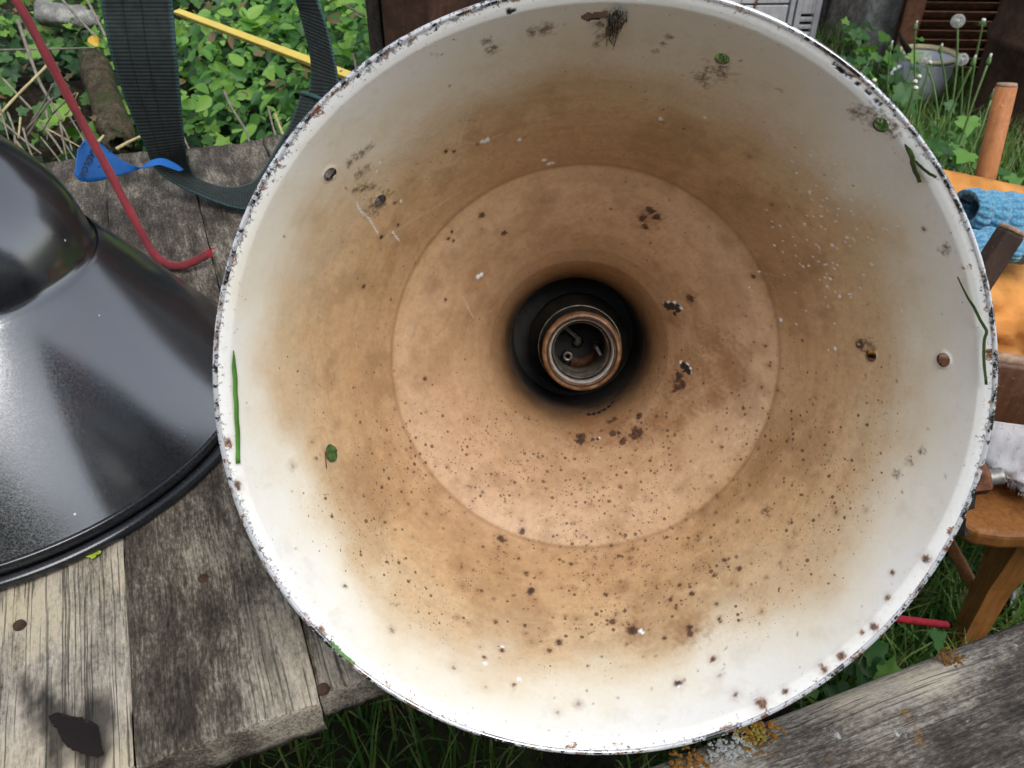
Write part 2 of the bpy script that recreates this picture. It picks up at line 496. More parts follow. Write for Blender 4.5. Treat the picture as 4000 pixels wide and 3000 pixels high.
def earth():
    g = G('earth'); o = g.obj()
    n = g.noise(o, 6., 6, .65); n2 = g.noise(o, 60., 5, .7)
    c = g.mix(g.mr(n, .35, .65), (.022, .019, .012), (.045, .04, .022))
    c = g.mix(g.mr(g.noise(o, 2.2, 4), .45, .62), c, (.028, .048, .014))
    return g.pr(c, .95, .2, 0., g.bump(n2, .8, .012))
M['earth'] = earth()
def litter():
    g = G('leaf_litter'); o = g.obj()
    n = g.noise(o, 40., 6, .7); n2 = g.noise(g.vm('MULTIPLY', o, (260, 60, 120)), 1., 4, .7); n3 = g.noise(g.vm('MULTIPLY', o, (60, 260, 120)), 1., 4, .7)
    c = g.ramp(n, [(.35, (.012, .009, .006)), (.52, (.035, .025, .015)), (.68, (.07, .052, .032))])
    c = g.mix(g.mr(g.m_('MAXIMUM', n2, n3), .62, .70), c, (.17, .135, .085))
    return g.pr(c, .95, .2, 0., g.bump(g.m_('ADD', n, g.m_('MAXIMUM', n2, n3)), 1., .012))
M['litter'] = litter()

def webbing():
    g = G('green_webbing'); o = g.attr('uv2').outputs['Vector']
    u, v, _ = g.sep(o)
    rib = g.m_('SINE', g.m_('MULTIPLY', v, 2 * math.pi / .0040))
    fine = g.m_('SINE', g.m_('MULTIPLY', u, 2 * math.pi / .0016))
    line = g.m_('MAXIMUM', g.mr(g.m_('ABSOLUTE', g.m_('SUBTRACT', u, .30)), .010, .022, 1., 0.), g.mr(g.m_('ABSOLUTE', g.m_('SUBTRACT', u, .56)), .010, .022, 1., 0.))
    n = g.noise(g.vm('MULTIPLY', o, (8., 60., 1.)), 1., 5, .65)
    ob = g.obj(); n2 = g.noise(ob, 700., 3, .7)
    c = g.mix(g.mr(g.m_('ADD', g.m_('MULTIPLY', rib, .12), n), .25, .95), (.006, .009, .0082), (.030, .041, .038))
    edge = g.m_('MAXIMUM', g.mr(u, .07, .0), g.mr(u, .93, 1.))
    c = g.mix(g.m_('MULTIPLY', edge, g.mr(n2, .35, .6)), c, (.035, .105, .105))
    c = g.mix(g.m_('MULTIPLY', line, .8), c, (.005, .006, .006))
    h = g.m_('ADD', g.m_('MULTIPLY', g.m_('MULTIPLY', rib, n), .8), g.m_('SUBTRACT', g.m_('MULTIPLY', n2, .6), line))
    return g.pr(c, .8, .3, 0., g.bump(h, .6, .0010), Sheen_Weight=.05)
M['webbing'] = webbing()

def cord():
    g = G('red_cord'); o = g.obj()
    n = g.noise(o, 420., 4, .7); n2 = g.noise(o, 30., 4, .6)
    c = g.mix(g.mr(n2, .35, .65), (.115, .012, .018), (.24, .022, .028))
    c = g.mix(g.mr(n, .55, .7, 0., .45), c, (.05, .022, .02))
    return g.pr(c, .75, .3, 0., g.bump(n, .7, .0012), Sheen_Weight=.15)
M['cord'] = cord()
M['cord_end'] = simple('bright_red_fibre', (.42, .03, .045), .8, .25, 200., .2, .4)
M['blue_tag'] = simple('blue_vinyl', (.007, .095, .33), .5, .2, 40., .4, .15)
M['print'] = simple('black_print', (.010, .012, .02), .6, .2)
M['yellow'] = simple('yellow_paint', (.66, .50, .085), .6, .08, 25., .4, .1)
M['yellow_edge'] = simple('worn_yellow_edge', (.42, .28, .06), .7, .3, 60., .3, .2)
def canvas():
    g = G('orange_canvas'); o = g.obj()
    n = g.noise(o, 14., 5, .6); n2 = g.noise(o, 900., 2, .6)
    c = g.mix(g.mr(n, .3, .7), (.46, .19, .045), (.66, .31, .09))
    c = g.mix(g.mr(g.noise(o, 45., 5, .7), .55, .75, 0., .45), c, (.30, .13, .04))
    return g.pr(c, .9, .15, 0., g.bump(g.m_('ADD', n2, g.m_('MULTIPLY', n, 2.)), .4, .0012))
M['orange_cloth'] = canvas()
M['orange_wood'] = weathered('x', (.3, .1, .03), (.4, .15, .05), (.5, .2, .08)) if False else None

def varnish(name, a, b, rough=.4):
    g = G(name); o = g.vm('ADD', g.obj(), g.comb(g.rnd(), g.rnd(), 0.))
    n = g.noise(g.vm('MULTIPLY', o, (160, 160, 12)), 1., 5, .7); n2 = g.noise(o, 160., 4, .7); n3 = g.noise(o, 22., 5, .65)
    c = g.mix(g.mr(n, .3, .7), a, b)
    c = g.mix(g.mr(n3, .45, .75, 0., .6), c, tuple(x * .35 for x in a))
    c = g.mix(g.m_('MULTIPLY', g.mr(n2, .60, .72), g.mr(n3, .35, .6)), c, tuple(min(1, x * 1.7 + .05) for x in b))
    return g.pr(c, g.mr(n2, .3, .7, rough, rough + .3), .4, 0., g.bump(g.m_('ADD', n2, n), .35, .0006))
M['wood_orange'] = varnish('orange_varnished_wood', (.33, .115, .035), (.50, .20, .065), .5)
M['wood_brown'] = varnish('brown_varnished_wood', (.075, .030, .014), (.14, .058, .026))
M['wood_dark'] = varnish('dark_stained_wood', (.028, .016, .011), (.06, .034, .022), .6)
M['wood_pale'] = simple('worn_end_grain', (.33, .22, .15), .85, .3, 160., .2, .4)
M['wood_seat'] = varnish('honey_varnished_wood', (.20, .075, .02), (.36, .15, .04))
M['char'] = simple('charred_wood', (.022, .019, .017), .95, .5, 160., .2, .9)

def wool():
    g = G('crochet_wool'); o = g.attr('uv2').outputs['Vector']
    u = g.sep(o)[0]
    ob = g.obj(); n = g.m_('ADD', g.m_('MULTIPLY', g.noise(ob, 420., 4, .7), .5), g.m_('MULTIPLY', g.vor(ob, 210.).outputs['Distance'], .6))
    c = g.mix(g.m_('GREATER_THAN', u, .0), (.14, .38, .55), (.04, .05, .22))
    return g.pr(g.mix(g.mr(n, .3, .7), c, g.mix(1., c, (.5, .55, .6), 'MULTIPLY')), .95, .15, 0., g.bump(g.m_('SUBTRACT', 1., n), .9, .0025), Sheen_Weight=.35)
M['wool'] = wool()
M['fleece'] = simple('white_fleece', (.82, .80, .82), .95, .08, 60., .1, .3)
M['white_enamel'] = simple('white_pot_enamel', (.68, .70, .76), .3, .1, 25., .5, .05)
M['cream_enamel'] = simple('cream_pot_enamel', (.66, .58, .33), .35, .12, 30., .5, .05)
M['puddle'] = simple('brown_rain_water', (.012, .008, .0065), .10, .3, 40., .25, .01)
M['yellow_leaf'] = simple('yellow_leaf', (.55, .36, .05), .6, .2, 60.)
M['lime_leaf'] = simple('lime_leaf', (.30, .38, .03), .6, .2, 200.)
M['mottled_leaf'] = rusty('mottled_leaf', (.02, .03, .012), (.06, .12, .03), (.13, .22, .06), .6, 260.)
M['fresh_blade'] = simple('fresh_grass_blade', (.075, .21, .03), .5, .25, 60.)
M['dull_blade'] = simple('dull_grass_blade', (.05, .085, .02), .6, .3, 60.)
M['web'] = simple('dusty_cobweb', (.16, .145, .12), .95, .3, 300., .1, .4)
M['nail'] = rusty('nail_rust', (.03, .016, .010), (.06, .034, .022), (.10, .065, .045), sc=200.)
M['lichen_grey'] = simple('grey_lichen', (.25, .26, .25), .95, .3, 300., .1, .8)
def mossy():
    g = G('mossy_bark'); o = g.obj()
    n = g.noise(o, 38., 6, .7); n2 = g.noise(o, 190., 5, .75); n3 = g.noise(o, 16., 5, .65)
    c = g.ramp(g.m_('ADD', g.m_('MULTIPLY', n, .55), g.m_('MULTIPLY', n2, .45)), [(.36, (.022, .016, .010)), (.48, (.085, .065, .042)), (.58, (.16, .13, .09)), (.70, (.30, .26, .20))])
    c = g.mix(g.m_('MULTIPLY', g.mr(n3, .48, .62), g.mr(n2, .35, .55)), c, (.05, .075, .02))
    return g.pr(c, .95, .2, 0., g.bump(g.m_('ADD', n, n2), 1., .008))
M['stone'] = mossy()
del M['orange_wood']

# ------------------------------------------------------------------ ground and bank
def sm(x, a, b):
    t = np.clip((np.asarray(x, float) - a) / (b - a), 0, 1)
    return t * t * (3 - 2 * t)

bankw = Waves(11, 12, 3.0, 2)
def bank_h(x, y):
    """height of the overgrown bank behind the table"""
    x = np.asarray(x, float); y = np.asarray(y, float)
    k = sm(-x, -.05, .45) * sm(y, 1.28, 1.75) * (1 - sm(y, 4.2, 6.0)) * (1 - sm(-x, 4.0, 6.0))
    return k * (.36 + .10 * sm(y, 1.8, 3.4) + .05 * bankw(np.stack([x, y], -1)))

gx = np.concatenate([[-120, -60, -30, -15, -9], np.linspace(-6.5, 6.5, 131), [9, 15, 30, 60, 120]])
gy = np.concatenate([[-120, -60, -30, -15, -8], np.linspace(-5, 8, 131), [11, 16, 30, 60, 120]])
GX, GY = np.meshgrid(gx, gy)
gw = Waves(5, 14, 4.0, 2)
near = (np.abs(GX) < 8) & (np.abs(GY) < 9)
GZ = np.where(near, .012 * gw(np.stack([GX, GY], -1)), 0)
nx_, ny_ = len(gx), len(gy)
I = np.arange(nx_ * ny_).reshape(ny_, nx_)
Q = np.stack([I[:-1, :-1], I[:-1, 1:], I[1:, 1:], I[1:, :-1]], -1).reshape(-1, 4)
tag(link('ground', np_mesh('ground', np.stack([GX, GY, GZ - .012], -1).reshape(-1, 3), Q), M['earth']), kind='structure')

bx, by = np.linspace(-6.2, .3, 130), np.linspace(1.2, 6.1, 100)
BX, BY = np.meshgrid(bx, by)
BZ = bank_h(BX, BY) - .03 + .012 * gw(np.stack([BX, BY], -1) * 4)
I = np.arange(BX.size).reshape(BX.shape)
Q = np.stack([I[:-1, :-1], I[:-1, 1:], I[1:, 1:], I[1:, :-1]], -1).reshape(-1, 4)
tag(link('bank', np_mesh('bank', np.stack([BX, BY, BZ], -1).reshape(-1, 3), Q), M['litter']), kind='structure')

# ------------------------------------------------------------------ planks
pw = Waves(21, 16, 60.0, 2)
pw2 = Waves(22, 16, 22.0, 2)
def plank_mesh(name, x0, x1, y0, y1, ztop, th, nx=40, ny=150, pale=None, wet=None, ends=.0003, sides=.00025, seed=0, rounded=.0012, cup=.0):
    """a rough board with worn edges: grain along local y"""
    u = np.linspace(0, 1, nx + 1); v = np.linspace(0, 1, ny + 1)
    # crowd samples towards the edges
    u = .5 - .5 * np.cos(u * math.pi); v = np.concatenate([[0, .0012, .004], np.linspace(.012, .988, ny - 5), [.996, .9988, 1]])
    U, Vv = np.meshgrid(u, v)
    X = x0 + (x1 - x0) * U; Y = y0 + (y1 - y0) * Vv
    off = np.array([seed * 1.37, seed * 2.11])
    n = pw(np.stack([X * 3, Y * .4], -1) + off)
    side = np.where(U < .001, -1, np.where(U > .999, 1, 0))
    X = X + side * sides * pw(np.stack([X * 0 + seed, Y * 1.2], -1))
    yend = np.where(Vv < .001, 1., np.where(Vv > .999, -1., 0))
    Y = Y + yend * ends * (pw(np.stack([X * 2.4, X * 0 + seed], -1)) + .6)
    d = np.minimum(np.minimum(X - X.min(), X.max() - X), np.minimum(Y - Y.min(), Y.max() - Y))
    Z = ztop - rounded * np.exp(-np.clip(d, 0, 1) / (rounded * .8)) + .0005 * n + .0006 * pw2(np.stack([X, Y * .3], -1) + off) - cup * (2 * U - 1) ** 2 * -1
    top = np.stack([X, Y, Z], -1).reshape(-1, 3)
    I = np.arange(X.size).reshape(X.shape)
    quads = [np.stack([I[:-1, :-1], I[:-1, 1:], I[1:, 1:], I[1:, :-1]], -1).reshape(-1, 4)]
    loop = np.concatenate([I[0, :], I[1:, -1], I[-1, -2::-1], I[-2:0:-1, 0]])
    verts = [top]
    base = len(top); prev = loop
    cx, cy = (x0 + x1) / 2, (y0 + y1) / 2
    for k in range(1, 5):
        P = top[loop].copy()
        P[:, 2] = ztop - rounded - (th - rounded) * k / 4
        jig = .0003 * pw(np.stack([P[:, 0] * 3 + k, P[:, 1] * 3 + seed], -1))
        P[:, 0] += np.sign(P[:, 0] - cx) * jig; P[:, 1] += np.sign(P[:, 1] - cy) * jig
        verts.append(P); cur = base + np.arange(len(loop)); base += len(loop)
        quads.append(np.stack([prev, cur, np.roll(cur, -1), np.roll(prev, -1)], -1)); prev = cur
    V = np.concatenate(verts)
    c = np.array([[cx, cy, ztop - th]]); ci = len(V); V = np.concatenate([V, c])
    tris = np.stack([prev, np.full(len(prev), ci), np.roll(prev, -1)], -1)
    at = {'pale': pale(V) if pale else np.zeros(len(V)), 'wet': wet(V) if wet else np.zeros(len(V))}
    return np_mesh(name, V, np.concatenate(quads), tris, True, at)

TABLE_Z = .740
TA = math.radians(22.1)
table = tag(empty('wooden_table', (0, 0, 0), TA), 'weathered grey brown plank table under the two lamp shades', 'table')
def tloc(p):
    """world xy to table-local xy"""
    c, s = math.cos(TA), math.sin(TA)
    return c * p[0] + s * p[1], -s * p[0] + c * p[1]

wetw = Waves(31, 18, 140.0, 2)
wet_pts = [(110, 2700, .009), (140, 2740, .011), (175, 2790, .013), (160, 2840, .009), (240, 2830, .015), (300, 2850, .016), (360, 2870, .015), (300, 2910, .015), (380, 2930, .013), (440, 2785, .008), (470, 2768, .006), (446, 2830, .008), (425, 2895, .008), (90, 2680, .006), (350, 2790, .007), (490, 2800, .006), (250, 2880, .012)]
def wetA(V):
    w = np.zeros(len(V))
    for px, py, r in wet_pts:
        x, y = tloc(at_z(px, py, TABLE_Z))
        d = np.hypot((V[:, 0] - x) * 1.3, (V[:, 1] - y) * .8) + .0038 * wetw(V[:, :2] * np.array([2.0, .35]))
        w = np.maximum(w, np.clip((r - d) / .007 + .35, 0, 1))
    return w * .86
plw = Waves(33, 14, 70.0, 2)
def paleA(V):
    return np.clip(sm(-V[:, 1], -.55, -.44) + .18 * plw(V[:, :2] * np.array([1, .4])), 0, 1.1) * sm(-V[:, 1], -.62, -.42)
def paleB(V):
    return np.clip(.75 * sm(-V[:, 1], -.40, -.31) * sm(V[:, 0], -.075, -.02) + .12 * plw(V[:, :2] * np.array([1, .4])), 0, 1)
def wetB(V):
    d = np.abs(V[:, 0] + .026 + (V[:, 1] - .33) * .1) + .006 * wetw(V[:, :2] * np.array([1.6, .18]))
    return .72 * np.clip((.008 - d) / .010 + .3, 0, 1) * sm(-V[:, 1] + .012 * wetw(V[:, :2] * np.array([1.5, .1])), -.42, -.35) * sm(V[:, 1] + .006 * wetw(V[:, :2] * np.array([2, .1])), .30, .33)
def paleC(V):
    return np.clip(.65 * sm(-V[:, 1], -.36, -.31) + .12 * plw(V[:, :2] * np.array([1, .4])), 0, 1)
xs = [-.930, -.827, -.724, -.621, -.518, -.4155, -.3120, -.2090, -.1060, -.0030, .1000, .2030, .3060]
for i in range(12):
    k = i - 5
    y0, y1 = (.292, .296, .2935, .2915, .299, .296, .298)[k % 7], (1.205, 1.212, 1.210, 1.201, 1.192, 1.188, 1.190)[k % 7]
    me = plank_mesh('plank', xs[i] + .0005, xs[i + 1] - .0005, y0, y1, TABLE_Z - (.0035 if k == 4 else .001 * (i % 2)), .026 if k == 4 else .030,
                    nx=40 if k >= 1 else 12, ny=150 if k >= 1 else 40, pale={1: paleA, 2: paleA, 3: paleB, 4: paleC}.get(k), wet={2: wetA, 3: wetB}.get(k), seed=i + 1)
    link('plank', me, M['plank'], table)
for (px, py) in ((75, 2440), (795, 2260), (1262, 2690)):
    x, y = tloc(at_z(px, py, TABLE_Z))
    MB().lathe([(0, .0006), (.0026, .0005), (.0036, .0001), (.0040, -.002)], 14, Matrix.Translation((x, y, TABLE_Z + .0006))).build('nail', M['nail'], table, True)
for y in (.40, 1.08):
    link('cross_batten', plank_mesh('cross_batten', -.04, .04, -.62, .62, 0, .04, 8, 30, seed=int(y * 10)), M['dark_wood'], table)
    b = table.children[-1]; b.location = (-.31, y, TABLE_Z - .031); b.rotation_euler = (0, 0, math.pi / 2)
for (x, y, sx, sy) in ((.292, .745, .024, .76), (-.915, .745, .024, .76), (-.312, 1.165, 1.18, .024)):
    MB().box((x, y, TABLE_Z - .092), (sx, sy, .118)).build('sky_block_board', M['dark_wood'], table, False, .003)  # boards added to keep low sky light off the grass underneath
for x in (-.87, .24):
    for y in (.40, 1.08):
        MB().box((x, y, (TABLE_Z - .072) / 2), (.06, .06, TABLE_Z - .072)).build('leg', M['dark_wood'], table, False, .004)

# rain water lying in the hollow of the left board
def flat_patch(name, outline, z, mat, sub=40, jag=.0, seed=1, th=.0004):
    P = spline([(p[0], p[1]) for p in outline] + [(outline[0][0], outline[0][1])], sub)[:-1]
    rr = np.random.default_rng(seed)
    P = P + rr.normal(0, jag, P.shape)
    c = P.mean(0)
    V = [(c[0], c[1], z + th)] + [(*(c + (p - c) * .95), z + th) for p in P] + [(p[0], p[1], z) for p in P]
    n = len(P)
    F = [(0, 1 + i, 1 + (i + 1) % n) for i in range(n)] + [(1 + i, 1 + n + i, 1 + n + (i + 1) % n, 1 + (i + 1) % n) for i in range(n)]
    m = MB(); m.add([Vector(v) for v in V], F)
    return m.build(name, mat, None, True)
pud = [at_z(*p, TABLE_Z + .001) for p in ((188, 2796), (225, 2784), (275, 2796), (330, 2806), (376, 2832), (392, 2872), (396, 2915), (404, 2946), (380, 2958), (340, 2950), (305, 2936), (262, 2918), (240, 2886), (222, 2848), (200, 2824))]
tag(flat_patch('rain_puddle', pud, TABLE_Z + .0011, M['puddle'], 60, .0003, th=.0001), 'dark brown puddle of rain water at the near end of the left plank', 'puddle')

# ------------------------------------------------------------------ bench whose top rail runs across the lower right
RAIL_Z = CAM_Z - .457
ra, rb = at_z(2450, 3000, RAIL_Z), at_z(4000, 2400, RAIL_Z)
rd = (rb - ra).normalized(); rang = math.atan2(rd.y, rd.x)
bench = tag(empty('wooden_bench', (ra.x, ra.y, 0), rang - math.pi / 2), 'lichen spotted weathered wooden bench rail at the lower right corner', 'bench')
# local y runs along the rail, local x points towards the camera
def paleR(V): return np.clip(.20 + .3 * plw(V[:, :2] * np.array([1, .35]) * .8), 0, .9)
def wetR(V): return .55 * np.clip(plw(V[:, :2] * np.array([.5, .22]) * .5 + 4.) - .9, 0, 1)
link('top_rail', plank_mesh('top_rail', .001, .105, -1.05, .72, RAIL_Z, .05, 16, 190, pale=paleR, wet=wetR, seed=9, rounded=.008), M['rail'], bench)
link('back_slat', plank_mesh('back_slat', -.012, .010, -1.0, .70, RAIL_Z - .052, .075, 8, 60, seed=12, rounded=.004), M['dark_wood'], bench)
link('back_slat', plank_mesh('back_slat', -.010, .012, -1.0, .70, RAIL_Z - .16, .075, 8, 60, seed=13, rounded=.004), M['dark_wood'], bench)
for k_ in (1, 2):
    link('back_slat', plank_mesh('back_slat', -.010, .012, -1.0, .70, RAIL_Z - .16 - .085 * k_, .078, 8, 60, seed=14 + k_, rounded=.004), M['dark_wood'], bench)  # these lower slats are added to darken the grass behind the rail
link('seat_board', plank_mesh('seat_board', .06, .40, -1.05, .72, .43, .03, 12, 60, seed=14), M['rail'], bench)
for y in (-1.0, .66):
    MB().box((.045, y, (RAIL_Z - .051) / 2), (.05, .06, RAIL_Z - .051)).build('post', M['dark_wood'], bench, False, .004)
    MB().box((.36, y, .20), (.05, .06, .40)).build('leg', M['dark_wood'], bench, False, .004)
# crusts of lichen on the rail
LW = Waves(44, 16, 330.0, 2)
def lichen(px, py, r, mat, label, seed):
    c = at_z(px, py, RAIL_Z)
    r0 = np.random.default_rng(seed)
    V, F = [], []
    for k in range(70):
        a, q = r0.uniform(0, 6.28), r * math.sqrt(r0.uniform(0, 1))
        x, y = c.x + q * math.cos(a), c.y + q * math.sin(a) * .8
        s = r * r0.uniform(.05, .16)
        b = len(V); V.append((x, y, RAIL_Z + .0003 + r0.uniform(0, .0004)))
        for j in range(7):
            w = j * 6.283 / 7 + r0.uniform(-.3, .3); ss = s * r0.uniform(.6, 1.2)
            V.append((x + ss * math.cos(w), y + ss * math.sin(w), RAIL_Z - .0002))
        F += [(b, b + 1 + j, b + 1 + (j + 1) % 7) for j in range(7)]
    m = MB(); m.add([Vector(v) for v in V], F)
    tag(m.build('lichen_patch', mat, None, False), label, 'lichen', 'lichen patches on the bench rail')
M['lichen_orange'] = simple('orange_lichen', (.15, .072, .016), .95, .5, 260., .1, .8)
M['lichen_yellow'] = simple('yellow_lichen', (.20, .155, .03), .95, .35, 300., .1, .8)
lichen(2875, 2910, .011, M['lichen_grey'], 'pale blue grey lichen rosette on the bench rail', 1)
lichen(2828, 2940, .010, M['lichen_grey'], 'dull grey lichen disc left of the paler rosette on the bench rail', 2)
lichen(2985, 2890, .016, M['lichen_orange'], 'largest orange lichen crust on the bench rail below the white shade', 3)
lichen(2925, 2862, .010, M['lichen_yellow'], 'yellow lichen speckle above the orange crust on the bench rail', 4)
lichen(2690, 2980, .012, M['lichen_orange'], 'orange lichen crust at the bottom edge of the photo on the bench rail', 5)
lichen(3715, 2565, .009, M['lichen_orange'], 'small orange lichen spot at the far right of the bench rail', 6)
# marks on the inside of the shade: (angle in degrees, distance from the lip along the wall in mm, radius in mm)
MARK_HOLES = [(140.6,32.5,3.5),(139.6,78.7,3.3),(70.1,32.2,3.4),(44.9,10.2,3.5),(4.8,72.7,3.1),(5.4,26.5,3.4),(92.2,16.9,2.5),(90.9,16.4,2.4),(89.8,15.8,2.4)]
MARK_BLACK = [(28.0,222.7,3.1),(26.7,218.3,3.5),(24.9,214.5,3.1),(-7.1,215.8,2.6),(-8.3,212.6,2.8),(-9.6,209.9,2.2),(-79.8,257.8,1.8),(-75.6,257.1,1.8),(-71.3,257.1,1.8),(-66.6,258.0,1.8),(-62.1,259.2,1.8),(-58.3,262.5,1.6),(-77.6,227.8,1.3),(22.5,218.7,1.5),(56.0,2.5,1.1),(55.3,2.9,1.2),(54.5,2.9,1.2),(53.7,2.8,1.2),(53.0,2.6,1.1),(51.7,3.1,1.1),(50.1,2.6,1.2),(49.5,2.6,0.9),(48.0,2.9,1.2),(47.4,2.8,0.9),(32.4,0.0,1.3),(44.8,1.2,1.0),(111.5,0.0,1.7),(103.4,5.9,1.7),(102.9,5.9,1.2)]
MARK_RUST = [(-15.0,217.1,5.6),(-17.8,213.2,5.9),(-20.2,216.6,5.2),(-13.4,216.6,4.8),(-88.3,232.0,4.2),(-88.5,227.8,3.8),(-54.6,217.3,5.3),(-63.7,217.6,3.0),(-67.3,228.4,3.1),(-64.1,227.2,2.3),(-47.5,229.8,3.2),(-66.7,241.3,2.7),(-62.6,241.5,2.7),(27.9,199.9,3.6),(67.6,175.8,3.4),(66.4,167.2,3.4),(65.1,181.4,2.4),(63.3,170.1,3.0),(121.9,178.4,2.4),(124.9,154.4,2.3),(137.4,150.7,1.5),(135.1,149.0,1.3),(136.9,154.9,1.2),(146.5,98.6,1.7),(142.1,105.3,1.2),(122.6,86.7,1.3),(121.2,90.7,1.0),(115.9,95.2,1.2),(-80.8,228.0,1.9),(-115.0,133.9,2.8),(-109.3,146.0,2.5),(-103.6,102.3,2.3),(-103.9,99.6,2.0),(-80.2,75.5,2.9),(-79.3,74.7,2.6),(-84.1,82.9,2.3),(-68.0,67.1,2.2),(-68.4,62.8,2.5),(-96.2,68.0,2.2),(-98.1,61.3,1.7),(-107.8,54.1,1.7),(-66.1,41.6,2.1),(-73.7,34.2,2.3),(-104.4,33.4,1.4),(-110.9,45.3,1.2),(-110.4,71.7,1.4),(-103.9,75.3,1.3),(-84.7,103.4,1.8),(-69.7,89.6,1.6),(-66.4,97.1,1.6),(-79.4,132.0,1.6),(-64.6,87.9,1.8),(-73.7,65.3,1.4),(-80.8,89.7,1.3),(-69.2,82.9,1.3),(-61.5,64.7,1.4),(-61.6,62.0,1.2),(-93.5,127.6,1.7),(-26.3,5.0,2.5),(-31.3,15.9,1.3),(-34.9,9.2,1.7),(-39.8,3.9,2.5),(-41.8,6.0,1.4),(-46.8,4.2,2.5),(-50.4,4.5,2.8),(-61.9,6.0,3.4),(-57.5,5.5,2.0),(-166.3,2.7,2.2),(-165.7,2.6,1.6),(-173.3,3.2,1.9),(-141.1,32.0,1.3),(27.3,21.6,1.1),(27.5,148.3,1.5),(5.3,151.3,1.2),(-173.2,167.0,1.4),(156.4,176.3,1.2),(158.9,103.0,1.3),(7.1,79.9,3.6),(-53.9,98.1,1.6),(-52.1,87.0,1.9),(-60.6,74.2,1.3)]
MARK_SOFT = [(5.9,191.9,8.0),(-0.0,177.7,9.7),(-7.0,195.0,8.1),(-7.7,174.1,7.9),(3.9,183.8,6.2),(-25.2,197.7,6.4),(-34.7,199.9,5.5),(-17.1,213.5,11.1),(27.9,199.9,6.2),(66.0,173.7,7.7),(-41.7,216.5,7.5),(22.3,222.8,7.4),(-16.7,183.9,7.1),(-79.7,75.2,7.2),(-68.3,65.6,7.9),(-88.4,229.5,7.7),(-54.6,217.3,8.5),(-65.0,233.3,11.5),(-81.2,247.2,9.8)]
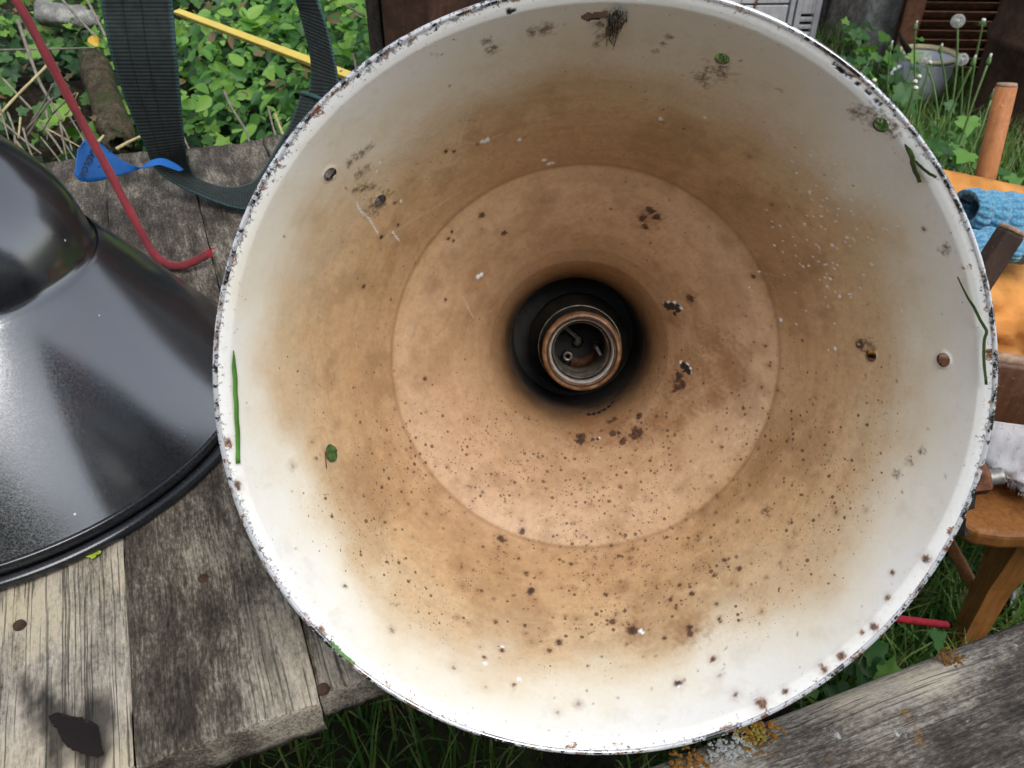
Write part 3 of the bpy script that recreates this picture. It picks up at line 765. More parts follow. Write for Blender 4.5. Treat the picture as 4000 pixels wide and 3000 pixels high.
MARK_WHITE = [(75.3,90.0,1.5),(67.1,77.1,0.9),(-78.2,73.8,1.4),(-77.9,72.4,1.0),(30.0,223.8,1.1),(29.8,219.2,1.3),(28.3,214.4,1.3),(25.9,211.4,1.3),(24.3,210.8,1.1),(-5.6,218.1,1.3),(-6.0,212.1,1.3),(-7.8,208.8,1.1),(-9.6,208.0,0.9),(-76.7,228.0,1.0),(53.6,4.3,1.1),(52.9,4.4,1.0),(51.6,4.3,1.1),(51.0,4.1,1.0),(49.7,3.8,1.1),(49.2,3.7,1.1),(48.1,4.0,1.1),(47.4,4.1,1.1),(128.4,0.0,1.2),(127.5,0.0,1.2),(126.6,0.9,1.2),(125.7,2.0,1.1),(-73.8,32.0,1.2),(-103.5,38.1,1.4),(-107.9,56.6,0.9),(-110.5,41.9,1.1),(142.3,192.2,1.8),(140.6,193.2,1.6),(113.8,95.8,1.8),(114.7,95.1,1.5),(101.8,132.1,1.4),(100.5,137.1,1.6),(99.5,136.8,1.3),(106.7,106.4,1.2),(133.9,58.1,0.8),(135.4,61.0,0.7),(137.2,93.7,0.9),(45.7,3.9,0.5),(36.4,82.5,0.5),(38.2,113.2,0.6),(24.2,26.7,0.5),(37.6,73.4,0.6),(26.5,95.4,0.5),(30.8,60.6,0.4),(23.2,60.1,0.4),(25.5,92.3,0.5),(33.7,81.3,0.6),(35.6,91.2,0.8),(28.8,71.8,0.4),(24.5,153.3,0.5),(31.4,117.3,0.6),(41.6,67.3,0.6),(15.7,99.1,0.6),(18.9,91.6,0.5),(26.3,107.6,0.8),(38.5,70.0,0.4),(28.2,142.7,0.5),(33.8,112.4,0.5),(45.6,29.1,0.7),(18.0,81.9,0.5),(51.5,48.9,0.5),(35.7,64.3,0.4),(29.4,109.1,0.5),(28.5,55.4,0.4),(13.0,137.8,1.2),(18.1,80.9,0.5),(39.7,76.5,0.6),(40.2,32.1,0.5),(29.1,90.2,0.5),(49.2,63.4,0.4),(21.5,68.6,0.6),(28.4,91.2,0.5),(36.2,52.8,0.4),(25.4,90.9,0.5),(13.8,49.7,0.5),(39.5,110.9,0.8),(47.8,26.7,0.7),(39.7,39.5,0.5),(32.0,96.1,0.5),(29.1,42.2,0.5),(11.6,97.1,0.5),(37.3,39.1,0.4),(15.0,116.0,0.5),(35.7,78.0,0.6),(41.1,74.7,0.7),(28.9,34.9,0.4),(45.9,72.5,0.5),(29.1,65.7,0.5),(29.1,80.8,1.0),(35.7,77.2,0.7),(37.1,85.7,0.4),(22.3,99.3,0.5),(22.5,95.2,0.5),(43.7,16.0,0.5),(30.3,91.7,0.6),(18.9,73.8,0.6),(30.5,48.2,0.5),(34.2,57.4,0.7),(7.2,81.2,0.5),(29.8,90.4,0.6),(27.9,97.7,0.8),(33.6,42.3,0.5),(41.2,73.1,0.6),(31.8,105.4,0.5),(24.1,86.7,0.8),(28.3,78.9,0.4),(25.4,124.5,0.5),(29.7,68.9,1.0),(38.5,66.7,0.7),(33.7,87.5,0.4),(32.8,79.9,0.5),(48.9,39.0,0.4),(20.2,120.6,0.6),(33.7,120.3,0.8),(27.1,109.2,0.5),(37.8,107.7,0.8),(41.4,55.3,0.5),(39.2,47.4,0.5),(36.2,72.1,0.4),(39.4,58.3,0.6),(5.4,103.2,0.6),(25.3,86.0,0.4),(5.7,97.9,1.1),(27.9,69.8,0.4),(11.7,125.9,0.6),(28.8,65.5,0.5),(26.1,103.3,0.8),(17.4,81.5,0.4),(22.0,91.9,0.8),(23.4,93.1,0.5),(33.6,70.6,0.6),(29.4,44.5,0.4),(17.9,99.3,0.6),(17.8,88.9,0.8),(23.4,61.1,0.6),(43.5,47.3,0.5),(35.0,35.3,0.9),(20.4,95.9,0.8),(42.6,108.7,0.5),(45.9,71.9,0.5),(47.1,55.8,0.7),(33.4,57.7,0.4),(27.9,54.1,0.5),(33.9,104.1,0.6),(24.8,83.8,0.5),(34.5,67.3,0.5),(48.2,68.2,0.6)]
MARK_GRIME = [(70.9,40.5,5.3),(71.7,49.1,3.8),(69.4,39.2,6.0),(70.2,53.2,2.5),(137.2,40.0,2.2),(135.6,40.4,2.3),(134.4,41.8,2.5),(133.0,42.9,2.5),(138.3,66.1,2.3),(139.4,61.9,3.4),(140.4,57.4,2.6),(137.6,51.6,2.8),(136.0,53.6,2.5),(140.7,79.2,5.0),(139.2,80.0,5.3),(141.7,75.9,2.1),(138.1,90.3,2.1),(90.4,22.0,3.3),(89.4,16.8,3.0),(89.8,31.0,2.9),(90.5,36.6,1.8),(98.6,22.1,3.8),(100.6,22.2,3.1),(107.3,26.9,3.4),(107.7,20.5,2.3),(79.5,26.9,1.8),(79.9,32.7,1.6),(80.7,38.2,1.5),(6.4,73.0,3.6),(7.7,73.7,2.4),(45.5,8.2,5.5),(47.3,9.4,4.3),(43.7,6.9,4.3),(23.2,15.1,2.3),(23.7,13.0,1.6),(-16.2,42.5,2.3),(-13.1,37.7,2.3),(-10.6,32.1,2.0),(48.4,14.7,3.8),(-38.0,104.1,3.3)]
MARK_LINES = [[(142.6,64.5),(143.7,72.4),(143.9,79.4),(144.7,85.2),(146.0,94.2)],[(144.1,104.6),(144.8,109.9),(145.3,114.4)],[(111.7,50.3),(113.8,64.6),(116.1,74.1),(117.8,80.2),(119.3,86.9)],[(124.2,43.4),(125.1,47.8)],[(147.2,100.0),(140.1,112.4),(133.1,121.1),(125.5,126.2)],[(153.0,190.3),(160.9,207.4)],[(73.3,51.5),(76.0,72.5),(77.8,87.3)],[(124.3,61.7),(116.7,93.1),(110.2,96.4)],[(-141.3,0.0),(-138.4,0.0)]]

# ------------------------------------------------------------------ the large enamel shade seen from inside
PROF = np.array([(-.0012, .2005), (.0010, .1970), (.0032, .1945), (.06, .1640), (.12, .1275), (.127, .119), (.137, .108), (.148, .0965), (.160, .085), (.172, .0745), (.184, .0655), (.194, .0600), (.202, .0562), (.209, .0535), (.216, .0515), (.24, .0505), (.27, .050)])
PS = np.concatenate([[0], np.cumsum(np.hypot(*np.diff(PROF, axis=0).T))])
def cam_to_world(v): return Vector((v[0], v[1] * sP - v[2] * cP, v[1] * cP + v[2] * sP))
LE = cam_to_world((.999722, 0, .023571)); LU = cam_to_world((-.004177, .984173, .177161)); LN = cam_to_world((.023198, .177211, -.983900))
LC = cam_to_world((.045, -.0079, -.4301)) + Vector((0, 0, CAM_Z))
LM = Matrix.Identity(4)
for i, c in enumerate((LE, LU, -LN)):
    for j in range(3): LM[j][i] = c[j]
LM.translation = LC
lamp = empty('enamel_lamp_shade')
lamp.matrix_world = LM
tag(lamp, 'large round lamp shade with rusty stained white enamel inside and brown bulb socket', 'lamp shade')

def shade_surface(nt, svals, thick=0.0, holes=True, hr=0.0):
    th = np.linspace(-math.pi, math.pi, nt, endpoint=False)
    # crease rounding: smooth the profile lightly
    ss = np.asarray(svals)
    fine = np.linspace(0, PS[-1], 4000)
    ft, fr = np.interp(fine, PS, PROF[:, 0]), np.interp(fine, PS, PROF[:, 1])
    k = np.exp(-np.linspace(-2, 2, 41) ** 2); k /= k.sum()
    pad = lambda a: np.convolve(np.concatenate([a[0] + (a[:20] - a[20]), a, a[-1] + (a[-20:] - a[-21])]), k, 'valid')
    ft2, fr2 = pad(ft), pad(fr)
    T, R = np.interp(ss, fine, ft2), np.interp(ss, fine, fr2)
    if thick:
        dT, dR = np.gradient(T), np.gradient(R); L = np.hypot(dT, dR)
        T = T + thick * (-dR / L); R = R + thick * (dT / L)
    TH, Sg = np.meshgrid(th, ss)
    Rg = np.repeat(R[:, None], nt, 1); Tg = np.repeat(T[:, None], nt, 1)
    dent = .0006 * np.sin(3 * TH + 1) + .0005 * np.sin(5 * TH + 2.2)      # old sheet metal is never quite round
    Rg = Rg + dent * np.clip(1 - Sg / .14, 0, 1)
    Tg = Tg + .0008 * np.sin(2 * TH + .6) * np.clip(1 - Sg / .1, 0, 1)
    X, Y, Z = Rg * np.cos(TH), Rg * np.sin(TH), -Tg
    return TH, Sg, Rg, X, Y, Z

def quads_of(m, n):
    I = np.arange(m * n).reshape(m, n)
    J = np.roll(I, -1, 1)
    return np.stack([I[:-1], J[:-1], J[1:], I[1:]], -1).reshape(-1, 4)

def wrap(a): return (a + math.pi) % (2 * math.pi) - math.pi

def cut_holes(TH, Sg, Rg, X, Y, Z, quads, grow=0.0):
    """remove the bolt holes and round their edges off"""
    shp = TH.shape
    th, s, r = TH.ravel().copy(), Sg.ravel().copy(), Rg.ravel()
    P = np.stack([X.ravel(), Y.ravel(), Z.ravel()], -1)
    qth = th[quads[:, 0]] + math.pi / shp[1]; qs = s[quads].mean(1)
    kill = np.zeros(len(quads), bool)
    for (a, sm_, rad) in MARK_HOLES:
        a0, s0, r0 = math.radians(a), sm_ / 1000, rad * 1.14 / 1000 + grow
        Rl = np.interp(s0, PS, PROF[:, 1])
        kill |= np.hypot(wrap(qth - a0) * Rl, qs - s0) < r0
    keep = quads[~kill]
    edge = np.intersect1d(np.unique(quads[kill]), np.unique(keep))
    return P, keep, edge

NT, NS = 1020, 372
sv = np.concatenate([np.linspace(0, .012, 26)[:-1], np.linspace(.012, PS[-1], NS - 25)])
TH, Sg, Rg, X, Y, Z = shade_surface(NT, sv)
quads = quads_of(NS, NT)
P, keep, edge = cut_holes(TH, Sg, Rg, X, Y, Z, quads)
# snap hole borders onto circles in the wall's own plane
ii, jj = np.unravel_index(edge, TH.shape)
for (a, smm, rad) in MARK_HOLES[:6]:
    a0, s0, r0 = math.radians(a), smm / 1000, rad * 1.14 / 1000
    Rl = np.interp(s0, PS, PROF[:, 1])
    du = wrap(TH.ravel()[edge] - a0) * Rl; dv = Sg.ravel()[edge] - s0
    d = np.hypot(du, dv)
    m = d < r0 * 1.6
    if not m.any(): continue
    f = r0 / d[m]
    a1 = a0 + du[m] * f / Rl; s1 = s0 + dv[m] * f
    R1 = np.interp(s1, PS, PROF[:, 1]); T1 = np.interp(s1, PS, PROF[:, 0])
    P[edge[m]] = np.stack([R1 * np.cos(a1), R1 * np.sin(a1), -T1], -1)

wob = Waves(51, 18, 900.0); wob2 = Waves(52, 18, 380.0); wob3 = Waves(53, 20, 2200.0)
W1 = wob(P).reshape(TH.shape); W2 = wob2(P).reshape(TH.shape); W3 = wob3(P).reshape(TH.shape)
A = np.zeros((*TH.shape, 4)); A[..., 3] = 1
B = np.zeros((*TH.shape, 4)); B[..., 3] = 1
def blob(dst, ch, a, smm, rmm, soft=.25, wobble=.35, gain=1.0, minr=0.0):
    a0, s0, r0 = math.radians(a), smm / 1000, max(rmm, minr) / 1000
    Rl = max(np.interp(s0, PS, PROF[:, 1]), .02)
    ext = r0 * 2.2
    i0, i1 = np.searchsorted(sv, s0 - ext), np.searchsorted(sv, s0 + ext)
    j0 = int(((a0 - ext / Rl + math.pi) / (2 * math.pi)) * NT); j1 = int(((a0 + ext / Rl + math.pi) / (2 * math.pi)) * NT) + 2
    js = np.arange(j0, j1) % NT
    if i1 <= i0: return
    sl = np.ix_(np.arange(i0, i1), js)
    d = np.hypot(wrap(TH[sl] - a0) * Rl, Sg[sl] - s0)
    w = (W1 if r0 > .002 else W3)[sl] * .5 + W2[sl] * .5 * (1 if r0 > .004 else .3)
    d = d + r0 * wobble * w
    v = np.clip((r0 - d) / (r0 * soft * 2) + .5, 0, 1) * gain
    dst[..., ch][sl] = np.maximum(dst[..., ch][sl], v)
for m in MARK_RUST: blob(A, 0, m[0], m[1], m[2] * .88, soft=.26, wobble=.36, minr=1.0)
for m in MARK_RUST: blob(A, 1, m[0], m[1], m[2] * 1.5, soft=.7, wobble=.3, gain=.35)
for m in MARK_SOFT: blob(A, 1, *m, soft=.85, wobble=.5, gain=.8)
for m in MARK_BLACK: blob(A, 2, *m, soft=.14, wobble=.26, minr=1.1)
for m in MARK_WHITE: blob(B, 0, *m, soft=.22, wobble=.3, minr=.55)
for m in MARK_GRIME: blob(B, 1, *m, soft=.5, wobble=.55)
for k, ln in enumerate(MARK_LINES):
    pts = np.array(ln); pts[:, 0] = np.unwrap(np.radians(pts[:, 0])) * 57.29578
    L = spline(pts, 60) if len(pts) > 2 else np.stack([np.linspace(pts[0, c], pts[-1, c], 30) for c in (0, 1)], -1)
    for p in L: blob(B, 0 if k < 2 else 2, p[0], p[1], .42 if k < 2 else .7, soft=.45, wobble=.3, minr=.4, gain=.8)
rs = np.random.default_rng(17)
for k in range(60):      # pale wipe marks
    a, s = rs.uniform(-175, 60), rs.uniform(25, 170); da, ds = rs.normal(7, 3), rs.normal(16, 9)
    gn = rs.uniform(.15, .5)
    for t in np.linspace(0, 1, 40):
        blob(B, 2, a + da * t, s + ds * t, .45, soft=.6, wobble=.3, gain=gn * math.sin(math.pi * t) ** .5)
for k in range(14):      # rust runs below the larger spots
    m = MARK_RUST[int(rs.integers(0, len(MARK_RUST)))]
    sg = 1 if math.sin(math.radians(m[0])) > 0 else -1
    for t in np.linspace(0, 1, 16):
        blob(A, 1, m[0] + rs.normal(0, .15), m[1] + sg * t * rs.uniform(7, 9), max(.6, m[2] * .45 * (1 - .6 * t)), soft=.7, wobble=.3, gain=.5 * (1 - t))
for k in range(46):      # fine curved hairs and scratches
    a, s = rs.uniform(-180, 180), rs.uniform(12, 150); da, ds, cv = rs.normal(0, 1.2), rs.normal(0, 3), rs.normal(0, 2)
    for t in np.linspace(0, 1, 14):
        blob(B, 2 if rs.uniform() < .35 else 1, a + da * t, s + ds * t + cv * t * t, .42, soft=.5, wobble=.2, gain=.9)
# heat stain: soot at the neck, brown on the wall, cream at the lip
PX = P.copy()
rad = np.hypot(PX[:, 0], PX[:, 1]); q = rad / .2
dx, dy = PX[:, 0] / rad, PX[:, 1] / rad
n1, n2 = fbm(PX, 10, 4), fbm(PX + 3, 36, 5, .6)
circ = np.stack([dx * 2.2, dy * 2.2, PX[:, 2] * 48], -1); n3 = fbm(circ + 9, 1., 4, .6)
circ2 = np.stack([dx * 4, dy * 4, PX[:, 2] * 330], -1); streak = fbm(circ2 + 5, 1., 4, .65)
damp = .25 + .75 * sm(q, .34, .55)
dq = (n1 - .5) * .13 + (n2 - .5) * .07 + (n3 - .5) * .025 + (streak - .5) * .010 + dx * .012 + np.abs(dy) * .022 + .02 * (dy > 0) * dy
q2 = q + dq * damp
stops = [(.245, (.007, .005, .004)), (.262, (.016, .010, .006)), (.278, (.085, .045, .02)), (.300, (.23, .135, .068)), (.345, (.37, .24, .14)),
         (.47, (.465, .305, .182)), (.615, (.50, .34, .212)), (.655, (.475, .315, .18)), (.72, (.455, .295, .16)),
         (.80, (.50, .345, .195)), (.865, (.56, .44, .29)), (.925, (.71, .66, .545)), (.965, (.75, .73, .66)), (1., (.765, .76, .73))]
sp_, sc_ = np.array([a for a, _ in stops]), np.array([c for _, c in stops])
col = np.stack([np.interp(q2, sp_, sc_[:, k]) for k in range(3)], -1)
col = col * (1 + (np.array([1.04, 1.0, .965]) - 1) * (sm(-q2, -.95, -.84) * sm(q2, .27, .33))[:, None])
def blend(col, f, c): return col + (np.array(c) - col) * np.clip(f, 0, 1)[:, None]
cr = np.clip(1 - np.abs(q - .6385) / .008, 0, 1)
col = blend(col, cr * (.35 + .6 * n2), (.27, .15, .07))
stn = sm(-q2, -.93, -.80) * sm(q2, .28, .36)
col = blend(col, stn * sm(n2, .50, .74) * .42, (.25, .135, .058))
col = blend(col, stn * sm(fbm(PX + 7, 20, 4, .6), .52, .72) * .40, (.27, .15, .065))
col = blend(col, stn * sm(streak, .56, .74) * .10, (.58, .43, .27))
col = blend(col, stn * sm(-streak, -.44, -.28) * .12, (.24, .135, .065))
col = blend(col, np.clip(1 - np.abs(q - .2575) / .004, 0, 1) * sm(fbm(PX + 31, 60, 4, .7), .38, .62) * .8, (.075, .04, .02))
n4 = fbm(PX + 11, 70, 5, .7)
col = blend(col, sm(q2, .86, .95) * sm(n4, .58, .80) * .16, (.40, .36, .28))
n5, n6 = fbm(PX + 41, 150, 4, .75), fbm(PX + 51, 300, 2, .7)
mot = .7 * (1 - .9 * sm(q2, .80, .93))
col = col * (1 + (.42 * (n5 - .5) + .25 * (n6 - .5)) * mot)[:, None]
col = blend(col, stn * sm(n5, .60, .80) * .35, (.26, .145, .07))
low = .42 + .58 * sm(-PX[:, 1], -.05, .09)
speck = low * (.25 + .75 * sm(fbm(PX + 21, 17, 3), .36, .62)) * (.12 + .88 * sm(-q, -.95, -.84)) * (.5 + .5 * sm(q, .25, .3))
lipf = np.clip((q - .980) / .020, 0, 1)
worn = sm(fbm(np.stack([dx * 2.5, dy * 2.5, dx * 0], -1) + 2, 1., 3), .35, .62) * (.45 + .55 * sm(-dx + .5 * dy, -.4, .5))
rs2 = np.random.default_rng(23)      # rust spots of middle size
for k in range(430):
    a = rs2.normal(-80, 42); s_ = rs2.choice([rs2.normal(135, 26), rs2.normal(100, 30), rs2.uniform(25, 240)])
    if not 14 < s_ < 248: continue
    blob(A, 0, a, s_, rs2.choice([.55, .7, .9, 1.2, 1.6], p=[.42, .32, .17, .07, .02]), soft=.5, wobble=.5, gain=rs2.uniform(.45, 1.))
    if k % 3 == 0: blob(A, 1, a, s_, rs2.uniform(1.5, 3.5), soft=.8, wobble=.4, gain=rs2.uniform(.2, .6))
for k in range(150):
    a = rs2.uniform(-180, 180); s_ = rs2.uniform(14, 245)
    blob(A, 0, a, s_, rs2.choice([.5, .7, .9], p=[.5, .35, .15]), soft=.5, wobble=.35, gain=rs2.uniform(.5, 1.))
one = np.ones((len(P), 1))
mi = (sv[(keep[:, 0] // NT)] < .0135).astype(np.int32)
inner = np_mesh('shade_inside', P, keep, None, True, {'marks_a': A.reshape(-1, 4), 'marks_b': B.reshape(-1, 4), 'stain': np.hstack([col, one]), 'speck': speck, 'lip': lipf, 'worn': worn}, mi)
link('shade_lining', inner, [M['enamel_in'], M['enamel_lip']], lamp)

# outer skin, 1.6 mm outside the lining, meeting it in a rolled bead at the lip
so = np.concatenate([np.linspace(.001, .012, 8)[:-1], np.linspace(.012, PS[-1], 200)])
TH2, Sg2, Rg2, X2, Y2, Z2 = shade_surface(540, so, .0016)
q2 = quads_of(len(so), 540)
P2, keep2, _ = cut_holes(TH2, Sg2, Rg2, X2, Y2, Z2, q2, .0009)
link('outer_skin', np_mesh('outer_skin', P2, keep2[:, ::-1]), M['enamel_out'], lamp)
bead = MB()
nb = 360
ring = []
for k in range(nb):
    w = 2 * math.pi * k / nb
    dr = .0006 * math.sin(3 * w + 1) + .0005 * math.sin(5 * w + 2.2); dt = .0008 * math.sin(2 * w + .6)
    ring.append([Vector(((.2010 + dr + .0016 * math.cos(a)) * math.cos(w), (.2010 + dr + .0016 * math.cos(a)) * math.sin(w), .0002 - dt + .0016 * math.sin(a))) for a in [i * math.pi / 4 for i in range(8)]])
ring.append(ring[0])
vs_ = [p for r in ring[:-1] for p in r]
fs_ = [(k * 8 + i, k * 8 + (i + 1) % 8, ((k + 1) % nb) * 8 + (i + 1) % 8, ((k + 1) % nb) * 8 + i) for k in range(nb) for i in range(8)]
bead.add(vs_, fs_).build('rim_bead', M['enamel_out'], lamp, True)
# neck and cap behind
MB().lathe([(.050, -.2725), (.0525, -.2725), (.054, -.274), (.046, -.279), (.045, -.300), (.030, -.312), (.0, -.313)], 48).build('neck_cap', M['enamel_black'], lamp, True)

MB().lathe([(.0, -.2698), (.030, -.2698), (.0503, -.2696), (.0503, -.2712), (.0, -.2712)], 48).build('neck_floor', M['ceramic_dark'], lamp, False)
# the thickness of the metal shows inside each bolt hole
for (a, smm, rad) in MARK_HOLES[:6]:
    r0 = rad * 1.14 / 1000; s0 = smm / 1000
    Rl = np.interp(s0, PS, PROF[:, 1])
    m = MB(); vs = []
    for lev in range(2):
        for k in range(28):
            w = 2 * math.pi * k / 28
            a1 = math.radians(a) + r0 * math.cos(w) / Rl; s1 = s0 + r0 * math.sin(w)
            R1, T1 = np.interp(s1, PS, PROF[:, 1]), np.interp(s1, PS, PROF[:, 0])
            R2, T2 = np.interp(s1 + .001, PS, PROF[:, 1]), np.interp(s1 + .001, PS, PROF[:, 0])
            L_ = math.hypot(R2 - R1, T2 - T1); nr, nt = (T2 - T1) / L_, -(R2 - R1) / L_
            h_ = .0014 * lev - .0001
            vs.append(Vector(((R1 + nr * h_) * math.cos(a1), (R1 + nr * h_) * math.sin(a1), -(T1 + nt * h_))))
    m.add(vs, [(k, (k + 1) % 28, 28 + (k + 1) % 28, 28 + k) for k in range(28)]).build('bolt_hole_edge', M['rust'], lamp, True)

# bulb socket
HX, HY = .0032, -.0032
HT = Matrix.Translation((HX, HY, 0))
body = MB().lathe([(.0262, -.203), (.0285, -.206), (.0285, -.222), (.0305, -.224), (.0320, -.228), (.0320, -.244), (.040, -.248), (.040, -.2705)], 64, HT).build('socket', M['ceramic_dark'], lamp, True)
MB().lathe([(.0246, -.2005), (.0254, -.1985), (.0270, -.1975), (.0292, -.1985), (.0303, -.2010), (.0303, -.2050), (.0292, -.2070), (.0280, -.2065), (.0262, -.2050), (.0246, -.2040)], 96, HT, True).build('socket_ring', M['ceramic'], body, True)
MB().lathe([(.0268, -.1974), (.0262, -.1968), (.0256, -.1978), (.0262, -.1990)], 72, HT, True).build('glaze_groove', M['ceramic_dark'], body, True)
MB().lathe([(.0246, -.2012), (.0236, -.2018), (.0230, -.2050), (.0228, -.2085), (.0240, -.2090), (.0246, -.2060)], 72, HT, True).build('white_collar', M['ceramic_white'], body, True)
MB().lathe([(.0322, -.2275), (.0332, -.2285), (.0332, -.2315), (.0322, -.2325)], 64, HT, True).build('brass_band', M['brass'], body, True)
th_prof = []
for k in range(60):
    z = -.2085 - .046 * k / 59
    th_prof.append((.0218 + .0013 * math.sin(k / 59 * 2 * math.pi * 7), z))
MB().lathe(th_prof, 64, HT).build('screw_thread', M['brass'], body, True)
MB().lathe([(.0225, -.2605), (.012, -.261), (.0, -.2612)], 48, HT).build('socket_floor', M['ceramic_dark'], body, True)
MB().lathe([(.0, -.2545), (.0015, -.2545), (.0032, -.255), (.0045, -.258), (.0045, -.2612)], 20, HT).build('centre_contact', M['brass'], body, True)
MB().lathe([(.0016, -.2480), (.0028, -.2465), (.0042, -.2470), (.0044, -.2500), (.0044, -.261)], 20, Matrix.Translation((HX - .0085, HY - .0105, 0))).build('terminal_screw', M['brass'], body, True)
pth = [(HX + .0165 * math.cos(a), HY + .0165 * math.sin(a), -.2325) for a in np.linspace(-1.9, .15, 20)]
arc = MB()
for i in range(len(pth) - 1):
    a0, a1 = np.linspace(-1.9, .15, 20)[i:i + 2]
    vs = []
    for a in (a0, a1):
        for (rr, zz) in ((.0125, -.2575), (.0205, -.2575), (.0205, -.2535), (.0125, -.2535)):
            vs.append(Vector((HX + rr * math.cos(a), HY + rr * math.sin(a), zz)))
    arc.add(vs, [(0, 1, 5, 4), (1, 2, 6, 5), (2, 3, 7, 6), (3, 0, 4, 7), (0, 3, 2, 1), (4, 5, 6, 7)])
arc.build('contact_plate', M['wood_brown'], body, True)
MB().box((HX - .004, HY + .007, -.2555), (.016, .003, .002), Matrix.Rotation(-.7, 3, 'Z')).build('contact_spring', M['brass'], body)
MB().box((HX + .0155, HY - .0045, -.243), (.0025, .008, .016), Matrix.Rotation(.5, 3, 'Z')).build('insulator', M['ceramic_white'], body, False, .0005)

# things lying on the wall of the shade
def on_wall(a, s, lift=.0006):
    """a place on the inside wall: angle in degrees, mm from the lip; returned in world space"""
    t, r = np.interp(s / 1000, PS, PROF[:, 0]), np.interp(s / 1000, PS, PROF[:, 1])
    r2, t2 = np.interp(s / 1000 + .001, PS, PROF[:, 1]), np.interp(s / 1000 + .001, PS, PROF[:, 0])
    dt, dr = t2 - t, r2 - r; L = math.hypot(dt, dr)
    w = math.radians(a)
    r += -dt / L * lift; t += dr / L * lift
    return LM @ Vector((r * math.cos(w), r * math.sin(w), -t))
def blade_on_wall(pts, wid, mat, label, name='grass_blade', lift=.0016, grp='cut grass blades lying in the enamel shade'):
    C_ = [on_wall(a, s, lift + .0002 * math.sin(i * 1.3)) for i, (a, s) in enumerate(spline(pts, 22))]
    nrm = [(on_wall(a, s, lift + .01) - on_wall(a, s, lift)).normalized() for a, s in spline(pts, 22)]
    rows = []
    for i, p in enumerate(C_):
        t = (C_[min(i + 1, 21)] - C_[max(i - 1, 0)]).normalized()
        sd = t.cross(nrm[i]).normalized()
        f = i / 21
        w = wid * min(1, f * 5 + .15) * (1 if f < .9 else .85)
        rows.append([p - sd * w + nrm[i] * .0005, p, p + sd * w + nrm[i] * .0005])
    o = MB().grid(rows).build(name, mat, None, True)
    solid(o, .00025)
    return tag(o, label, 'grass', grp)
blade_on_wall([(172.5, 8.7), (177.8, 10.4), (-176.0 + 360, 9.5), (-169.6 + 360, 6.1)], .0014, M['fresh_blade'], 'bright green grass blade upright on the left edge of the enamel shade')
blade_on_wall([(40.7, 5.9), (38.6, 6.6), (37.0, 8.4), (34.6, 9.8)], .0012, M['dull_blade'], 'thicker olive grass blade on the upper right inner wall of the shade')
blade_on_wall([(38.4, 7.0), (36.2, 5.5), (34.2, 2.9)], .0006, M['dull_blade'], 'thin olive grass sliver crossing the thicker blade at the upper right rim')
blade_on_wall([(19.0, 10.9), (14.8, 7.1), (11.2, 3.4), (10.2, 2.4), (8.9, 3.6), (5.5, 3.9), (2.3, 2.9)], .0006, M['dull_blade'], 'long kinked grass stalk along the right rim of the shade')
blade_on_wall([(-137., 1.2), (-134.5, .6), (-131.8, .9)], .0007, M['fresh_blade'], 'short green grass sliver caught on the lower left rim')
lc = on_wall(-163.8, 73.1, .0012); nn = (on_wall(-163.8, 73.1, .02) - on_wall(-163.8, 73.1, .0)).normalized()
ax = LU.copy(); ax = (ax - nn * ax.dot(nn)).normalized(); bx_ = ax.cross(nn)
sl = empty('fallen_leaf', lc); tag(sl, 'small mottled round green leaf stuck inside the shade at lower left', 'leaf')
rows = []
for i in range(13):
    f = i / 12; hw = .0042 * math.sqrt(max(.02, 1 - (2 * f - 1) ** 2)) * (1 + .06 * math.sin(i * 2.1))
    rows.append([(ax * ((f - .5) * .0105) + bx_ * (hw * s) + nn * (.0008 * s * s + .0004 * math.sin(i))) for s in (-1, -.5, 0, .5, 1)])
solid(MB().grid(rows).build('leaf_blade', M['mottled_leaf'], sl, True), .0003)
MB().tube([bx_ * -.004 + ax * .002, bx_ * -.0052 - ax * .003, bx_ * -.006 - ax * .008], .00025, 6).build('leaf_stalk', M['wood_dark'], sl, True)
# dusty cobweb hanging in the slotted hole at the top of the rim
cw = MB(); rr = random.Random(4)
for k in range(34):
    a, s = 87.6 + rr.gauss(0, .55), 9 + abs(rr.gauss(0, 4))
    n_ = rr.randint(5, 9)
    pts = [on_wall(a + rr.gauss(0, .18) + .16 * i * rr.uniform(0, 1), s + i * rr.uniform(.8, 3.4), .0006 + rr.uniform(0, .0022)) for i in range(n_)]
    cw.tube(pts, [rr.uniform(.00015, .0007) * (1 - i / n_) + .0001 for i in range(n_)], 4)
tag(cw.build('cobweb', M['web'], None, True), 'grey dusty cobweb hanging from the slot at the top of the shade', 'cobweb')

# ------------------------------------------------------------------ the black shade lying mouth down on the left
bs = empty('black_lamp_shade', (-.4243, .5352, TABLE_Z))
tag(bs, 'glossy black enamel lamp shade lying mouth down on the table at left', 'lamp shade')
cone = spline([(.1995, .016), (.1965, .020), (.176, .050), (.154, .082), (.133, .112), (.1165, .1345), (.1115, .1400)], 50)
crown = spline([(.1118, .1375), (.1080, .1435), (.1058, .157), (.1012, .174), (.0940, .190), (.0835, .206), (.0715, .221), (.060, .234), (.053, .241), (.050, .250), (.050, .275), (.046, .285), (.030, .292), (.0, .293)], 60)
MB().lathe([tuple(p) for p in cone], 160).build('cone', M['enamel_black'], bs, True)
MB().lathe([tuple(p) for p in crown], 160).build('crown', M['enamel_black'], bs, True)
MB().lathe([(.1975, .0185), (.1995, .0165), (.2005, .0135), (.2005, .0085), (.1990, .0085), (.1965, .0150)], 200, None, True).build('lip_band', M['enamel_rim'], bs, True)
MB().lathe([(.2030 + .0046 * math.cos(w), .0050 + .0044 * math.sin(w)) for w in np.linspace(0, 2 * math.pi, 17)[:-1]], 200, None, True).build('rolled_rim', M['enamel_rim'], bs, True)

